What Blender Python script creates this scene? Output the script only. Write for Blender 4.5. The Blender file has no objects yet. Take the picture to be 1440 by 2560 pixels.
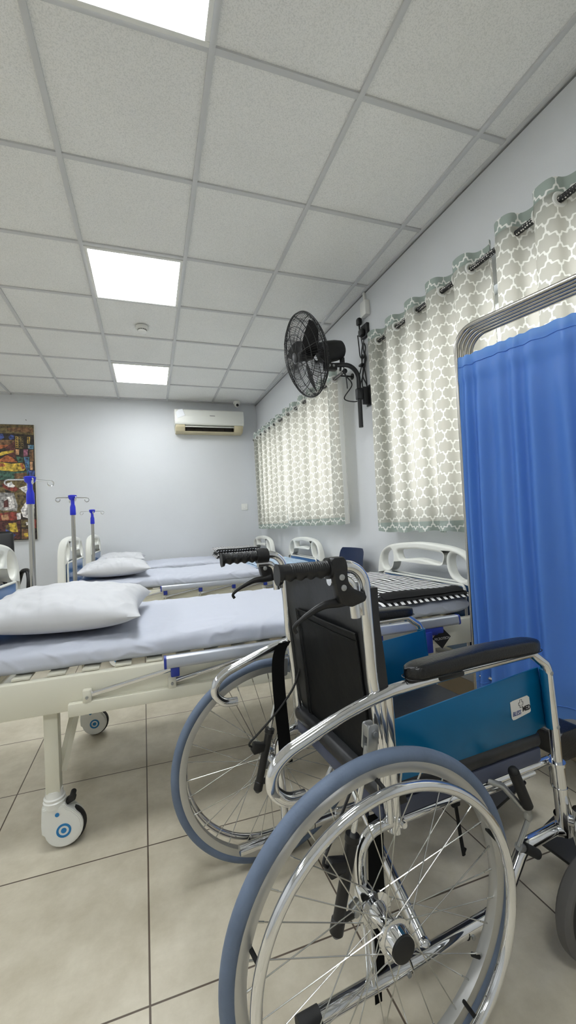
import bpy, bmesh, math, random
from mathutils import Vector, Matrix, noise
random.seed(7)
PI = math.pi
COL = bpy.context.scene.collection

# ------------------------------------------------------------------ colours / materials
def lin(c):
    c = c / 255.0
    return c / 12.92 if c <= 0.04045 else ((c + 0.055) / 1.055) ** 2.4
def S(r, g, b): return (lin(r), lin(g), lin(b), 1.0)

def mat(name, color, rough=0.5, metal=0.0, var=0.0, vscale=8.0, bump=0.0, bscale=60.0, spec=None, emit=None, estr=0.0):
    m = bpy.data.materials.new(name); m.use_nodes = True
    nt = m.node_tree; b = nt.nodes['Principled BSDF']
    b.inputs['Base Color'].default_value = color
    b.inputs['Roughness'].default_value = rough
    b.inputs['Metallic'].default_value = metal
    if spec is not None: b.inputs['Specular IOR Level'].default_value = spec
    tc = nt.nodes.new('ShaderNodeTexCoord')
    if var > 0:
        n = nt.nodes.new('ShaderNodeTexNoise'); n.inputs['Scale'].default_value = vscale; n.inputs['Detail'].default_value = 4
        nt.links.new(tc.outputs['Object'], n.inputs['Vector'])
        mr = nt.nodes.new('ShaderNodeMapRange')
        mr.inputs['From Min'].default_value = 0.3; mr.inputs['From Max'].default_value = 0.7
        mr.inputs['To Min'].default_value = 1 - var; mr.inputs['To Max'].default_value = 1 + var
        nt.links.new(n.outputs['Fac'], mr.inputs['Value'])
        mx = nt.nodes.new('ShaderNodeVectorMath'); mx.operation = 'SCALE'
        mx.inputs[0].default_value = color[:3]
        nt.links.new(mr.outputs['Result'], mx.inputs['Scale'])
        nt.links.new(mx.outputs['Vector'], b.inputs['Base Color'])
    if bump > 0:
        n2 = nt.nodes.new('ShaderNodeTexNoise'); n2.inputs['Scale'].default_value = bscale; n2.inputs['Detail'].default_value = 3
        nt.links.new(tc.outputs['Object'], n2.inputs['Vector'])
        bp = nt.nodes.new('ShaderNodeBump'); bp.inputs['Strength'].default_value = bump; bp.inputs['Distance'].default_value = 0.01
        nt.links.new(n2.outputs['Fac'], bp.inputs['Height']); nt.links.new(bp.outputs['Normal'], b.inputs['Normal'])
    if emit is not None:
        b.inputs['Emission Color'].default_value = emit; b.inputs['Emission Strength'].default_value = estr
    return m

def nd(nt, kind, **kw):
    n = nt.nodes.new(kind)
    for k, v in kw.items(): setattr(n, k, v)
    return n
def mth(nt, op, a, b=None, c=None):
    n = nt.nodes.new('ShaderNodeMath'); n.operation = op
    for i, x in enumerate((a, b, c)):
        if x is None: continue
        if isinstance(x, (int, float)): n.inputs[i].default_value = x
        else: nt.links.new(x, n.inputs[i])
    return n.outputs[0]

M = {}
M['wall'] = mat('wall_paint', S(212, 214, 216), 0.6, bump=0.12, bscale=180, var=0.012, vscale=3)
M['white_gloss'] = mat('white_plastic', S(232, 232, 226), 0.25)
M['board'] = mat('ivory_plastic_board', S(228, 228, 220), 0.28)
M['blue_inset'] = mat('blue_inset_panel', S(70, 118, 172), 0.15)
M['cream'] = mat('cream_painted_steel', S(220, 217, 200), 0.32, var=0.02, vscale=6)
M['cream_dark'] = mat('bed_slat_steel', S(205, 202, 186), 0.4)
M['alu'] = mat('anodised_aluminium', S(196, 200, 208), 0.32, 0.75)
M['rim'] = mat('wheel_rim_aluminium', S(186, 186, 184), 0.35, 0.8)
M['chrome'] = mat('chrome', S(225, 226, 228), 0.07, 1.0)
M['chrome_dull'] = mat('brushed_stainless', S(185, 182, 176), 0.22, 1.0)
M['spoke'] = mat('spoke_steel', S(190, 190, 186), 0.25, 1.0)
M['zinc'] = mat('zinc_bracket', S(170, 172, 172), 0.4, 0.8)
M['blue_plastic'] = mat('royal_blue_plastic', S(40, 58, 150), 0.35)
M['iv_blue'] = mat('bright_blue_plastic', S(36, 48, 205), 0.3)
M['black'] = mat('black_plastic', S(20, 20, 21), 0.42, bump=0.05, bscale=300)
M['black_gloss'] = mat('black_vinyl_pad', S(15, 15, 16), 0.3, bump=0.15, bscale=220)
M['vinyl'] = mat('black_vinyl', S(33, 34, 36), 0.42, bump=0.2, bscale=14, var=0.1, vscale=5)
M['rubber'] = mat('black_rubber', S(22, 22, 22), 0.65)
M['strap'] = mat('black_webbing', S(9, 9, 9), 0.9)
M['fanblack'] = mat('fan_black_paint', S(16, 16, 17), 0.45)
M['slate'] = mat('slate_vinyl', S(72, 78, 98), 0.55, var=0.08)
M['tyre'] = mat('blue_grey_rubber', S(98, 112, 134), 0.6, var=0.12, vscale=16, bump=0.1, bscale=90)
M['tyre_grey'] = mat('grey_rubber', S(92, 90, 88), 0.65, var=0.1)
M['sheet'] = mat('white_sheet', S(196, 200, 212), 0.85, bump=0.5, bscale=7)
M['pillow'] = mat('white_pillowcase', S(204, 205, 208), 0.85, bump=0.4, bscale=8)
M['navy'] = mat('navy_plastic', S(40, 58, 98), 0.35)
M['leather'] = mat('black_leather', S(16, 16, 18), 0.4)
M['ac_white'] = mat('ac_white_plastic', S(226, 226, 218), 0.35)
M['ac_cream'] = mat('ac_yellowed_plastic', S(203, 192, 158), 0.4, var=0.06)
M['dark'] = mat('outlet_shade', S(40, 32, 22), 0.7)  # near-black brown that paints the shade inside the air conditioner's opening
M['paper'] = mat('white_paper', S(245, 247, 250), 0.7)
M['ink'] = mat('black_ink', S(22, 22, 24), 0.6)
M['ink_blue'] = mat('blue_ink', S(40, 62, 122), 0.6)
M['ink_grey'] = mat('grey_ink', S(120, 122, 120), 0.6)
M['red'] = mat('red_label', S(160, 30, 50), 0.4)
M['label_white'] = mat('label_white', S(215, 215, 212), 0.5)
M['sticker'] = mat('sticker_white', S(215, 213, 208), 0.5)
M['ring_blue'] = mat('caster_blue', S(36, 124, 184), 0.4)
M['skirt'] = mat('skirting_tile', S(168, 152, 128), 0.35, var=0.06, vscale=4)
M['grid'] = mat('ceiling_grid_paint', S(205, 206, 206), 0.5)
M['wframe'] = mat('window_frame_white', S(225, 225, 222), 0.4)
M['canvas_side'] = mat('canvas_edge', S(205, 200, 186), 0.8)

def glass_mat():
    m = bpy.data.materials.new('window_glass'); m.use_nodes = True
    b = m.node_tree.nodes['Principled BSDF']
    b.inputs['Base Color'].default_value = (0.95, 0.98, 0.97, 1); b.inputs['Roughness'].default_value = 0.02
    b.inputs['Transmission Weight'].default_value = 1.0; b.inputs['IOR'].default_value = 1.02
    return m
M['glass'] = glass_mat()

def teal_mat():
    m = mat('teal_metallic_panel', S(0, 100, 146), 0.3, 0.25, var=0.1, vscale=5)
    return m
M['teal'] = teal_mat()

def floor_mat():
    m = bpy.data.materials.new('floor_tiles'); m.use_nodes = True
    nt = m.node_tree; b = nt.nodes['Principled BSDF']; L = nt.links
    geo = nd(nt, 'ShaderNodeNewGeometry'); sep = nd(nt, 'ShaderNodeSeparateXYZ')
    L.new(geo.outputs['Position'], sep.inputs[0])
    # rotate slightly like the laid floor
    x = mth(nt, 'ADD', sep.outputs['X'], mth(nt, 'MULTIPLY', sep.outputs['Y'], 0.0155))
    y = mth(nt, 'ADD', sep.outputs['Y'], mth(nt, 'MULTIPLY', sep.outputs['X'], 0.012))
    px, py = 0.5, 0.4885
    fx = mth(nt, 'DIVIDE', mth(nt, 'ADD', x, 0.0255 + 10 * px), px)
    fy = mth(nt, 'DIVIDE', mth(nt, 'ADD', y, -1.0025 + 10 * py), py)
    def edge(f, p):
        fr = mth(nt, 'FRACT', f)
        d = mth(nt, 'MINIMUM', fr, mth(nt, 'SUBTRACT', 1.0, fr))
        return mth(nt, 'MULTIPLY', d, p)
    d = mth(nt, 'MINIMUM', edge(fx, px), edge(fy, py))
    mr = nd(nt, 'ShaderNodeMapRange', interpolation_type='SMOOTHSTEP')
    mr.inputs['From Min'].default_value = 0.0016; mr.inputs['From Max'].default_value = 0.003
    L.new(d, mr.inputs['Value'])
    # per tile tint
    cmb = nd(nt, 'ShaderNodeCombineXYZ')
    L.new(mth(nt, 'FLOOR', fx), cmb.inputs[0]); L.new(mth(nt, 'FLOOR', fy), cmb.inputs[1])
    wn = nd(nt, 'ShaderNodeTexWhiteNoise', noise_dimensions='2D'); L.new(cmb.outputs[0], wn.inputs['Vector'])
    n1 = nd(nt, 'ShaderNodeTexNoise'); n1.inputs['Scale'].default_value = 7; n1.inputs['Detail'].default_value = 8; n1.inputs['Roughness'].default_value = 0.68
    L.new(geo.outputs['Position'], n1.inputs['Vector'])
    cr = nd(nt, 'ShaderNodeValToRGB')
    cr.color_ramp.elements[0].position = 0.3; cr.color_ramp.elements[0].color = S(186, 177, 156)
    cr.color_ramp.elements[1].position = 0.72; cr.color_ramp.elements[1].color = S(214, 206, 187)
    L.new(n1.outputs['Fac'], cr.inputs['Fac'])
    sc = nd(nt, 'ShaderNodeVectorMath', operation='SCALE')
    L.new(cr.outputs['Color'], sc.inputs[0]); L.new(mth(nt, 'ADD', 0.98, mth(nt, 'MULTIPLY', wn.outputs['Value'], 0.04)), sc.inputs['Scale'])
    mix = nd(nt, 'ShaderNodeMix', data_type='RGBA')
    mix.inputs['A'].default_value = S(92, 80, 68)
    L.new(mr.outputs['Result'], mix.inputs['Factor']); L.new(sc.outputs['Vector'], mix.inputs['B'])
    L.new(mix.outputs['Result'], b.inputs['Base Color'])
    b.inputs['Roughness'].default_value = 0.42; b.inputs['Specular IOR Level'].default_value = 0.35
    bp = nd(nt, 'ShaderNodeBump'); bp.inputs['Strength'].default_value = 0.3; bp.inputs['Distance'].default_value = 0.002
    L.new(mth(nt, 'ADD', mr.outputs['Result'], mth(nt, 'MULTIPLY', n1.outputs['Fac'], 0.15)), bp.inputs['Height'])
    L.new(bp.outputs['Normal'], b.inputs['Normal'])
    return m
M['floor'] = floor_mat()

def ceiling_mat():
    m = bpy.data.materials.new('mineral_fibre_tile'); m.use_nodes = True
    nt = m.node_tree; b = nt.nodes['Principled BSDF']; L = nt.links
    geo = nd(nt, 'ShaderNodeNewGeometry')
    n = nd(nt, 'ShaderNodeTexNoise'); n.inputs['Scale'].default_value = 230; n.inputs['Detail'].default_value = 3
    L.new(geo.outputs['Position'], n.inputs['Vector'])
    n2 = nd(nt, 'ShaderNodeTexNoise'); n2.inputs['Scale'].default_value = 3.0; n2.inputs['Detail'].default_value = 2
    L.new(geo.outputs['Position'], n2.inputs['Vector'])
    cr = nd(nt, 'ShaderNodeValToRGB')
    cr.color_ramp.elements[0].position = 0.3; cr.color_ramp.elements[0].color = S(222, 223, 220)
    cr.color_ramp.elements[1].position = 0.55; cr.color_ramp.elements[1].color = S(242, 242, 239)
    L.new(n.outputs['Fac'], cr.inputs['Fac'])
    sc = nd(nt, 'ShaderNodeVectorMath', operation='SCALE'); L.new(cr.outputs['Color'], sc.inputs[0])
    L.new(mth(nt, 'ADD', 0.95, mth(nt, 'MULTIPLY', n2.outputs['Fac'], 0.08)), sc.inputs['Scale'])
    L.new(sc.outputs['Vector'], b.inputs['Base Color'])
    b.inputs['Roughness'].default_value = 0.9; b.inputs['Specular IOR Level'].default_value = 0.1
    bp = nd(nt, 'ShaderNodeBump'); bp.inputs['Strength'].default_value = 0.35; bp.inputs['Distance'].default_value = 0.003
    L.new(n.outputs['Fac'], bp.inputs['Height']); L.new(bp.outputs['Normal'], b.inputs['Normal'])
    return m
M['ceiling'] = ceiling_mat()

def curtain_mat(name, transl, pattern=True):
    # trellis of four-lobed cells in white lines on sage; UV is in metres along the cloth and up it
    m = bpy.data.materials.new(name); m.use_nodes = True
    nt = m.node_tree; L = nt.links; nt.nodes.remove(nt.nodes['Principled BSDF'])
    out = nt.nodes['Material Output']
    uv = nd(nt, 'ShaderNodeUVMap'); sep = nd(nt, 'ShaderNodeSeparateXYZ'); L.new(uv.outputs[0], sep.inputs[0])
    a, bb = 0.086, 0.113
    X = mth(nt, 'MULTIPLY', sep.outputs['X'], 2 * PI / a); Y = mth(nt, 'MULTIPLY', sep.outputs['Y'], 2 * PI / bb)
    p = mth(nt, 'MULTIPLY', mth(nt, 'ADD', X, Y), 0.5); q = mth(nt, 'MULTIPLY', mth(nt, 'SUBTRACT', X, Y), 0.5)
    def g(t):
        s1 = mth(nt, 'SINE', mth(nt, 'MULTIPLY', t, 2.0)); s3 = mth(nt, 'SINE', mth(nt, 'MULTIPLY', t, 6.0))
        return mth(nt, 'ADD', mth(nt, 'MULTIPLY', s1, 0.37), mth(nt, 'MULTIPLY', s3, 0.14))
    l1 = mth(nt, 'ABSOLUTE', mth(nt, 'COSINE', mth(nt, 'SUBTRACT', p, g(q))))
    l2 = mth(nt, 'ABSOLUTE', mth(nt, 'COSINE', mth(nt, 'SUBTRACT', q, g(p))))
    d = mth(nt, 'MINIMUM', l1, l2)
    mr = nd(nt, 'ShaderNodeMapRange', interpolation_type='SMOOTHSTEP')
    mr.inputs['From Min'].default_value = 0.15; mr.inputs['From Max'].default_value = 0.23
    L.new(d, mr.inputs['Value'])
    mixd = nd(nt, 'ShaderNodeMix', data_type='RGBA'); mixt = nd(nt, 'ShaderNodeMix', data_type='RGBA')
    mixd.inputs['A'].default_value = S(236, 236, 230); mixd.inputs['B'].default_value = S(156, 168, 160)
    mixt.inputs['A'].default_value = S(250, 246, 236); mixt.inputs['B'].default_value = S(214, 204, 191)
    if not pattern:
        mixd.inputs['B'].default_value = S(205, 206, 202); mixd.inputs['A'].default_value = S(205, 206, 202)
        mixt.inputs['B'].default_value = S(220, 218, 210); mixt.inputs['A'].default_value = S(220, 218, 210)
    L.new(mr.outputs['Result'], mixd.inputs['Factor']); L.new(mr.outputs['Result'], mixt.inputs['Factor'])
    # fine weave
    wv = nd(nt, 'ShaderNodeTexNoise'); wv.inputs['Scale'].default_value = 420; L.new(uv.outputs[0], wv.inputs['Vector'])
    bp = nd(nt, 'ShaderNodeBump'); bp.inputs['Strength'].default_value = 0.1; bp.inputs['Distance'].default_value = 0.002
    L.new(wv.outputs['Fac'], bp.inputs['Height'])
    df = nd(nt, 'ShaderNodeBsdfDiffuse'); tr = nd(nt, 'ShaderNodeBsdfTranslucent')
    L.new(mixd.outputs['Result'], df.inputs['Color']); L.new(mixt.outputs['Result'], tr.inputs['Color'])
    L.new(bp.outputs['Normal'], df.inputs['Normal'])
    ms = nd(nt, 'ShaderNodeMixShader'); ms.inputs['Fac'].default_value = transl
    L.new(df.outputs[0], ms.inputs[1]); L.new(tr.outputs[0], ms.inputs[2]); L.new(ms.outputs[0], out.inputs['Surface'])
    return m
M['curtain'] = curtain_mat('trellis_curtain', 0.6)
M['curtain_hem'] = curtain_mat('trellis_curtain_doubled_hem', 0.08)
M['curtain_lining'] = curtain_mat('curtain_plain_lining', 0.45, False)

def screen_mat():
    m = bpy.data.materials.new('blue_screen_cloth'); m.use_nodes = True
    nt = m.node_tree; L = nt.links; b = nt.nodes['Principled BSDF']; out = nt.nodes['Material Output']
    b.inputs['Base Color'].default_value = S(102, 152, 226); b.inputs['Roughness'].default_value = 0.42
    b.inputs['Specular IOR Level'].default_value = 0.4
    tc = nd(nt, 'ShaderNodeTexCoord'); n = nd(nt, 'ShaderNodeTexNoise'); n.inputs['Scale'].default_value = 5; n.inputs['Detail'].default_value = 3
    mp = nd(nt, 'ShaderNodeMapping'); mp.inputs['Scale'].default_value = (1, 1, 0.35)
    L.new(tc.outputs['Object'], mp.inputs[0]); L.new(mp.outputs[0], n.inputs['Vector'])
    bp = nd(nt, 'ShaderNodeBump'); bp.inputs['Strength'].default_value = 0.35; bp.inputs['Distance'].default_value = 0.03
    L.new(n.outputs['Fac'], bp.inputs['Height']); L.new(bp.outputs['Normal'], b.inputs['Normal'])
    tr = nd(nt, 'ShaderNodeBsdfTranslucent'); tr.inputs['Color'].default_value = S(128, 178, 240)
    ms = nd(nt, 'ShaderNodeMixShader'); ms.inputs['Fac'].default_value = 0.42
    L.new(b.outputs[0], ms.inputs[1]); L.new(tr.outputs[0], ms.inputs[2]); L.new(ms.outputs[0], out.inputs['Surface'])
    return m
M['screen'] = screen_mat()

def stripe_mat(name, axis_mix, period, c0, c1):
    m = bpy.data.materials.new(name); m.use_nodes = True
    nt = m.node_tree; L = nt.links; b = nt.nodes['Principled BSDF']; b.inputs['Roughness'].default_value = 0.95
    tc = nd(nt, 'ShaderNodeTexCoord'); sep = nd(nt, 'ShaderNodeSeparateXYZ'); L.new(tc.outputs['Object'], sep.inputs[0])
    n = nd(nt, 'ShaderNodeTexNoise'); n.inputs['Scale'].default_value = 22; n.inputs['Detail'].default_value = 2
    L.new(tc.outputs['Object'], n.inputs['Vector'])
    n2 = nd(nt, 'ShaderNodeTexNoise'); n2.inputs['Scale'].default_value = 4; L.new(tc.outputs['Object'], n2.inputs['Vector'])
    t = mth(nt, 'ADD', mth(nt, 'MULTIPLY', sep.outputs['X'], axis_mix[0]), mth(nt, 'MULTIPLY', sep.outputs['Y'], axis_mix[1]))
    t = mth(nt, 'ADD', t, mth(nt, 'MULTIPLY', n.outputs['Fac'], period * 0.28))
    t = mth(nt, 'ADD', t, mth(nt, 'MULTIPLY', n2.outputs['Fac'], period * 1.2))
    s = mth(nt, 'SINE', mth(nt, 'MULTIPLY', t, 2 * PI / period))
    mr = nd(nt, 'ShaderNodeMapRange'); mr.inputs['From Min'].default_value = -0.12; mr.inputs['From Max'].default_value = 0.12
    L.new(s, mr.inputs['Value'])
    mx = nd(nt, 'ShaderNodeMix', data_type='RGBA'); mx.inputs['A'].default_value = c0; mx.inputs['B'].default_value = c1
    L.new(mr.outputs['Result'], mx.inputs['Factor']); L.new(mx.outputs['Result'], b.inputs['Base Color'])
    return m
M['stripe'] = stripe_mat('black_white_stripe_knit', (1.0, 0.22), 0.033, S(14, 14, 15), S(240, 240, 240))
M['black_cloth'] = mat('black_cloth_border', S(14, 14, 15), 0.95)
M['blue_blanket'] = mat('pale_blue_fleece', S(170, 190, 210), 0.95, var=0.22, vscale=28, bump=0.4, bscale=40)

def rod_mat():
    m = mat('dotted_rod', S(16, 16, 17), 0.4)
    nt = m.node_tree; L = nt.links; b = nt.nodes['Principled BSDF']
    tc = nd(nt, 'ShaderNodeTexCoord'); v = nd(nt, 'ShaderNodeTexVoronoi'); v.inputs['Scale'].default_value = 95
    v.inputs['Randomness'].default_value = 0.25
    L.new(tc.outputs['Object'], v.inputs['Vector'])
    mr = nd(nt, 'ShaderNodeMapRange'); mr.inputs['From Min'].default_value = 0.30; mr.inputs['From Max'].default_value = 0.36
    L.new(v.outputs['Distance'], mr.inputs['Value'])
    mx = nd(nt, 'ShaderNodeMix', data_type='RGBA'); mx.inputs['A'].default_value = S(215, 212, 204); mx.inputs['B'].default_value = S(14, 14, 15)
    L.new(mr.outputs['Result'], mx.inputs['Factor']); L.new(mx.outputs['Result'], b.inputs['Base Color'])
    return m
M['rod'] = rod_mat()
M['light'] = mat('lit_diffuser', (1, 1, 1, 1), 0.5, emit=(0.93, 0.97, 1.0, 1), estr=22.0)

# ------------------------------------------------------------------ mesh building
class MB:
    def __init__(s): s.bm = bmesh.new(); s.uv = None; s.mi = 0
    def _add(s, verts, faces):
        vs = [s.bm.verts.new(v) for v in verts]; out = []
        for f in faces:
            try:
                fc = s.bm.faces.new([vs[i] for i in f]); fc.material_index = s.mi; out.append(fc)
            except ValueError: pass
        return vs, out
    def box(s, c, size, bev=0.0, rot=None, seg=2):
        t = bmesh.new(); bmesh.ops.create_cube(t, size=1.0)
        bmesh.ops.scale(t, vec=size, verts=t.verts)
        if bev > 0: bmesh.ops.bevel(t, geom=t.edges[:], offset=bev, segments=seg, affect='EDGES', profile=0.5)
        mx = Matrix.Translation(c) @ (rot.to_4x4() if rot is not None else Matrix())
        s._merge(t, mx); return s
    def _merge(s, t, mx=Matrix()):
        t.verts.index_update(); vs = [s.bm.verts.new(mx @ v.co) for v in t.verts]
        for f in t.faces:
            fc = s.bm.faces.new([vs[v.index] for v in f.verts]); fc.material_index = s.mi
        t.free()
    def tube(s, pts, r, seg=12, cap=True, closed=False, flat=1.0, up=None):
        pts = [Vector(p) for p in pts]; n = len(pts)
        if callable(r): rad = [r(i / (n - 1)) for i in range(n)]
        elif isinstance(r, (list, tuple)): rad = r
        else: rad = [r] * n
        rings = []; nrm = None
        for i, p in enumerate(pts):
            if closed: t = pts[(i + 1) % n] - pts[i - 1]
            elif i == 0: t = pts[1] - p
            elif i == n - 1: t = p - pts[i - 1]
            else: t = (pts[i + 1] - p).normalized() + (p - pts[i - 1]).normalized()
            t.normalize()
            if nrm is None:
                a = Vector(up) if up is not None else (Vector((0, 0, 1)) if abs(t.z) < 0.9 else Vector((1, 0, 0)))
                nrm = (a - t * a.dot(t)).normalized()
            else: nrm = (nrm - t * nrm.dot(t)).normalized()
            bn = t.cross(nrm)
            rings.append([p + (nrm * math.cos(2 * PI * k / seg) + bn * math.sin(2 * PI * k / seg) * flat) * rad[i] for k in range(seg)])
        verts = [v for rg in rings for v in rg]; faces = []
        m = n if closed else n - 1
        for i in range(m):
            j = (i + 1) % n
            for k in range(seg):
                k2 = (k + 1) % seg
                faces.append((i * seg + k, i * seg + k2, j * seg + k2, j * seg + k))
        if cap and not closed:
            faces.append(tuple(range(seg))[::-1]); faces.append(tuple((n - 1) * seg + k for k in range(seg)))
        s._add(verts, faces); return s
    def lathe(s, prof, o, axis, seg=32, ref=None, close=False):
        # prof: list of (distance along axis, radius)
        o = Vector(o); ax = Vector(axis).normalized()
        a = Vector(ref) if ref is not None else (Vector((0, 0, 1)) if abs(ax.z) < 0.9 else Vector((1, 0, 0)))
        u = (a - ax * a.dot(ax)).normalized(); w = ax.cross(u)
        verts = []; faces = []
        for (h, r) in prof:
            for k in range(seg):
                t = 2 * PI * k / seg; verts.append(o + ax * h + (u * math.cos(t) + w * math.sin(t)) * max(r, 1e-5))
        n = len(prof); rg = n if close else n - 1
        for i in range(rg):
            j = (i + 1) % n
            for k in range(seg):
                k2 = (k + 1) % seg
                faces.append((i * seg + k, i * seg + k2, j * seg + k2, j * seg + k))
        if not close:
            faces.append(tuple(range(seg))[::-1]); faces.append(tuple((n - 1) * seg + k for k in range(seg)))
        s._add(verts, faces); return s
    def cyl(s, p0, p1, r, seg=16, r2=None):
        p0 = Vector(p0); p1 = Vector(p1); L = (p1 - p0).length
        return s.lathe([(0, r), (L, r if r2 is None else r2)], p0, p1 - p0, seg)
    def sphere(s, c, r, sc=(1, 1, 1), seg=16):
        t = bmesh.new(); bmesh.ops.create_uvsphere(t, u_segments=seg, v_segments=max(6, seg // 2), radius=r)
        s._merge(t, Matrix.Translation(c) @ Matrix.Diagonal((*sc, 1))); return s
    def torus(s, c, axis, R, r, seg=64, ring=10, sq=1.0):
        prof = [(r * sq * math.sin(2 * PI * i / ring), R + r * math.cos(2 * PI * i / ring)) for i in range(ring)]
        return s.lathe(prof, c, axis, seg, close=True)
    def prism(s, poly, o, eu, ev, depth, bev=0.0):
        # poly in the plane (eu, ev), thickness depth centred on o
        o = Vector(o); eu = Vector(eu); ev = Vector(ev); n = eu.cross(ev).normalized()
        t = bmesh.new()
        vs = [t.verts.new(o + eu * a + ev * b - n * depth / 2) for a, b in poly]
        f = t.faces.new(vs); r = bmesh.ops.extrude_face_region(t, geom=[f])
        bmesh.ops.translate(t, vec=n * depth, verts=[v for v in r['geom'] if isinstance(v, bmesh.types.BMVert)])
        bmesh.ops.recalc_face_normals(t, faces=t.faces[:])
        if bev > 0: bmesh.ops.bevel(t, geom=t.edges[:], offset=bev, segments=2, affect='EDGES', profile=0.5, clamp_overlap=True)
        s._merge(t); return s
    def grid(s, fn, nu, nv, uvfn=None, closeu=False, mif=None):
        vs = [[s.bm.verts.new(fn(i / nu, j / nv)) for j in range(nv + 1)] for i in range(nu + (0 if closeu else 1))]
        if uvfn and s.uv is None: s.uv = s.bm.loops.layers.uv.new('UVMap')
        for i in range(nu):
            i2 = (i + 1) % len(vs)
            for j in range(nv):
                fc = s.bm.faces.new((vs[i][j], vs[i2][j], vs[i2][j + 1], vs[i][j + 1]))
                fc.material_index = mif(i / nu, j / nv) if mif else s.mi
                if uvfn:
                    for lp, (a, b) in zip(fc.loops, ((i, j), (i + 1, j), (i + 1, j + 1), (i, j + 1))): lp[s.uv].uv = uvfn(a / nu, b / nv)
        return s
    def build(s, name, m, parent=None, ang=38, label=None, clean=True):
        if clean: bmesh.ops.recalc_face_normals(s.bm, faces=s.bm.faces[:])
        me = bpy.data.meshes.new(name); s.bm.to_mesh(me); s.bm.free()
        for mm in (m if isinstance(m, (list, tuple)) else [m]): me.materials.append(mm)
        for p in me.polygons: p.use_smooth = True
        me.set_sharp_from_angle(angle=math.radians(ang))
        o = bpy.data.objects.new(name, me); COL.objects.link(o)
        if parent is not None: o.parent = parent
        if label: o['label'] = label
        return o

def split_build(mb, name, m, parent, ang=38, label=None):
    # every loose piece becomes an object of its own
    bm = mb.bm; left = set(bm.verts); out = []
    while left:
        st = [left.pop()]; isl = []
        while st:
            v = st.pop(); isl.append(v)
            for e in v.link_edges:
                o = e.other_vert(v)
                if o in left: left.remove(o); st.append(o)
        n = MB(); idx = {v: i for i, v in enumerate(isl)}
        fs = {f for v in isl for f in v.link_faces}
        n._add([v.co.copy() for v in isl], [[idx[v] for v in f.verts] for f in fs])
        out.append(n.build(name, m, parent, ang, label))
    bm.free(); return out

def fillet(pts, r, n=8):
    pts = [Vector(p) for p in pts]; out = [pts[0]]
    for i in range(1, len(pts) - 1):
        a, b, c = pts[i - 1], pts[i], pts[i + 1]
        rr = r[i - 1] if isinstance(r, (list, tuple)) else r
        d1 = (a - b); d2 = (c - b); l1, l2 = d1.length, d2.length; d1.normalize(); d2.normalize()
        ang = d1.angle(d2)
        if ang > PI - 0.03 or rr <= 0: out.append(b); continue
        t = min(rr / math.tan(ang / 2), l1 * 0.49, l2 * 0.49); r2 = t * math.tan(ang / 2)
        bis = (d1 + d2).normalized(); cen = b + bis * (r2 / math.sin(ang / 2))
        v0 = b + d1 * t - cen; v1 = b + d2 * t - cen
        tot = v0.angle(v1); axis = v0.cross(v1).normalized()
        for k in range(n + 1): out.append(cen + Matrix.Rotation(tot * k / n, 3, axis) @ v0)
    out.append(pts[-1]); return out
def spline(pts, n=8):
    pts = [Vector(p) for p in pts]; P = [2 * pts[0] - pts[1]] + pts + [2 * pts[-1] - pts[-2]]; out = []
    for i in range(1, len(P) - 2):
        p0, p1, p2, p3 = P[i - 1:i + 3]
        for k in range(n):
            t = k / n
            out.append(0.5 * ((2 * p1) + (p2 - p0) * t + (2 * p0 - 5 * p1 + 4 * p2 - p3) * t * t + (3 * p1 - p0 - 3 * p2 + p3) * t ** 3))
    out.append(pts[-1]); return out

def tag(o, label, cat, group=None):
    o['label'] = label; o['category'] = cat
    if group: o['group'] = group
    return o
def thing(name, label, cat, loc=(0, 0, 0), rz=0.0, group=None):
    o = bpy.data.objects.new(name, None); COL.objects.link(o); o.empty_display_size = 0.05
    o.location = loc; o.rotation_euler = (0, 0, rz); return tag(o, label, cat, group)
def structure(o): o['kind'] = 'structure'; return o
def copy_tree(o, parent=None):
    c = o.copy(); COL.objects.link(c)
    if parent is not None: c.parent = parent
    for ch in list(o.children): copy_tree(ch, c)
    return c
def text_mesh(name, body, size, mx, m, parent, extrude=0.0004, sx=1.0, shear=0.0, bold=0.0):
    cu = bpy.data.curves.new(name, 'FONT'); cu.body = body; cu.size = size; cu.extrude = extrude
    cu.align_x = 'CENTER'; cu.align_y = 'CENTER'; cu.shear = shear; cu.offset = bold
    t = bpy.data.objects.new(name + '_tmp', cu); COL.objects.link(t)
    bpy.context.view_layer.update()
    me = bpy.data.meshes.new_from_object(t.evaluated_get(bpy.context.evaluated_depsgraph_get()))
    bpy.data.objects.remove(t); bpy.data.curves.remove(cu)
    me.transform(mx @ Matrix.Diagonal((sx, 1, 1, 1))); me.materials.clear(); me.materials.append(m); me.name = name
    o = bpy.data.objects.new(name, me); COL.objects.link(o); o.parent = parent; return o
def curve_solid(name, loops, depth, bev, mx, m, parent, res=3):
    # flat outline with holes, given thickness and rounded rims
    cu = bpy.data.curves.new(name, 'CURVE'); cu.dimensions = '2D'; cu.fill_mode = 'BOTH'
    cu.extrude = depth / 2 - bev; cu.bevel_depth = bev; cu.offset = -bev; cu.bevel_resolution = res
    for lp in loops:
        sp = cu.splines.new('POLY'); sp.points.add(len(lp) - 1); sp.use_cyclic_u = True
        for p, (a, b) in zip(sp.points, lp): p.co = (a, b, 0, 1)
    t = bpy.data.objects.new(name + '_tmp', cu); COL.objects.link(t)
    bpy.context.view_layer.update()
    me = bpy.data.meshes.new_from_object(t.evaluated_get(bpy.context.evaluated_depsgraph_get()))
    bpy.data.objects.remove(t); bpy.data.curves.remove(cu)
    me.transform(mx); me.materials.clear(); me.materials.append(m); me.name = name
    for p in me.polygons: p.use_smooth = True
    me.set_sharp_from_angle(angle=math.radians(40))
    o = bpy.data.objects.new(name, me); COL.objects.link(o); o.parent = parent; return o
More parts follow.
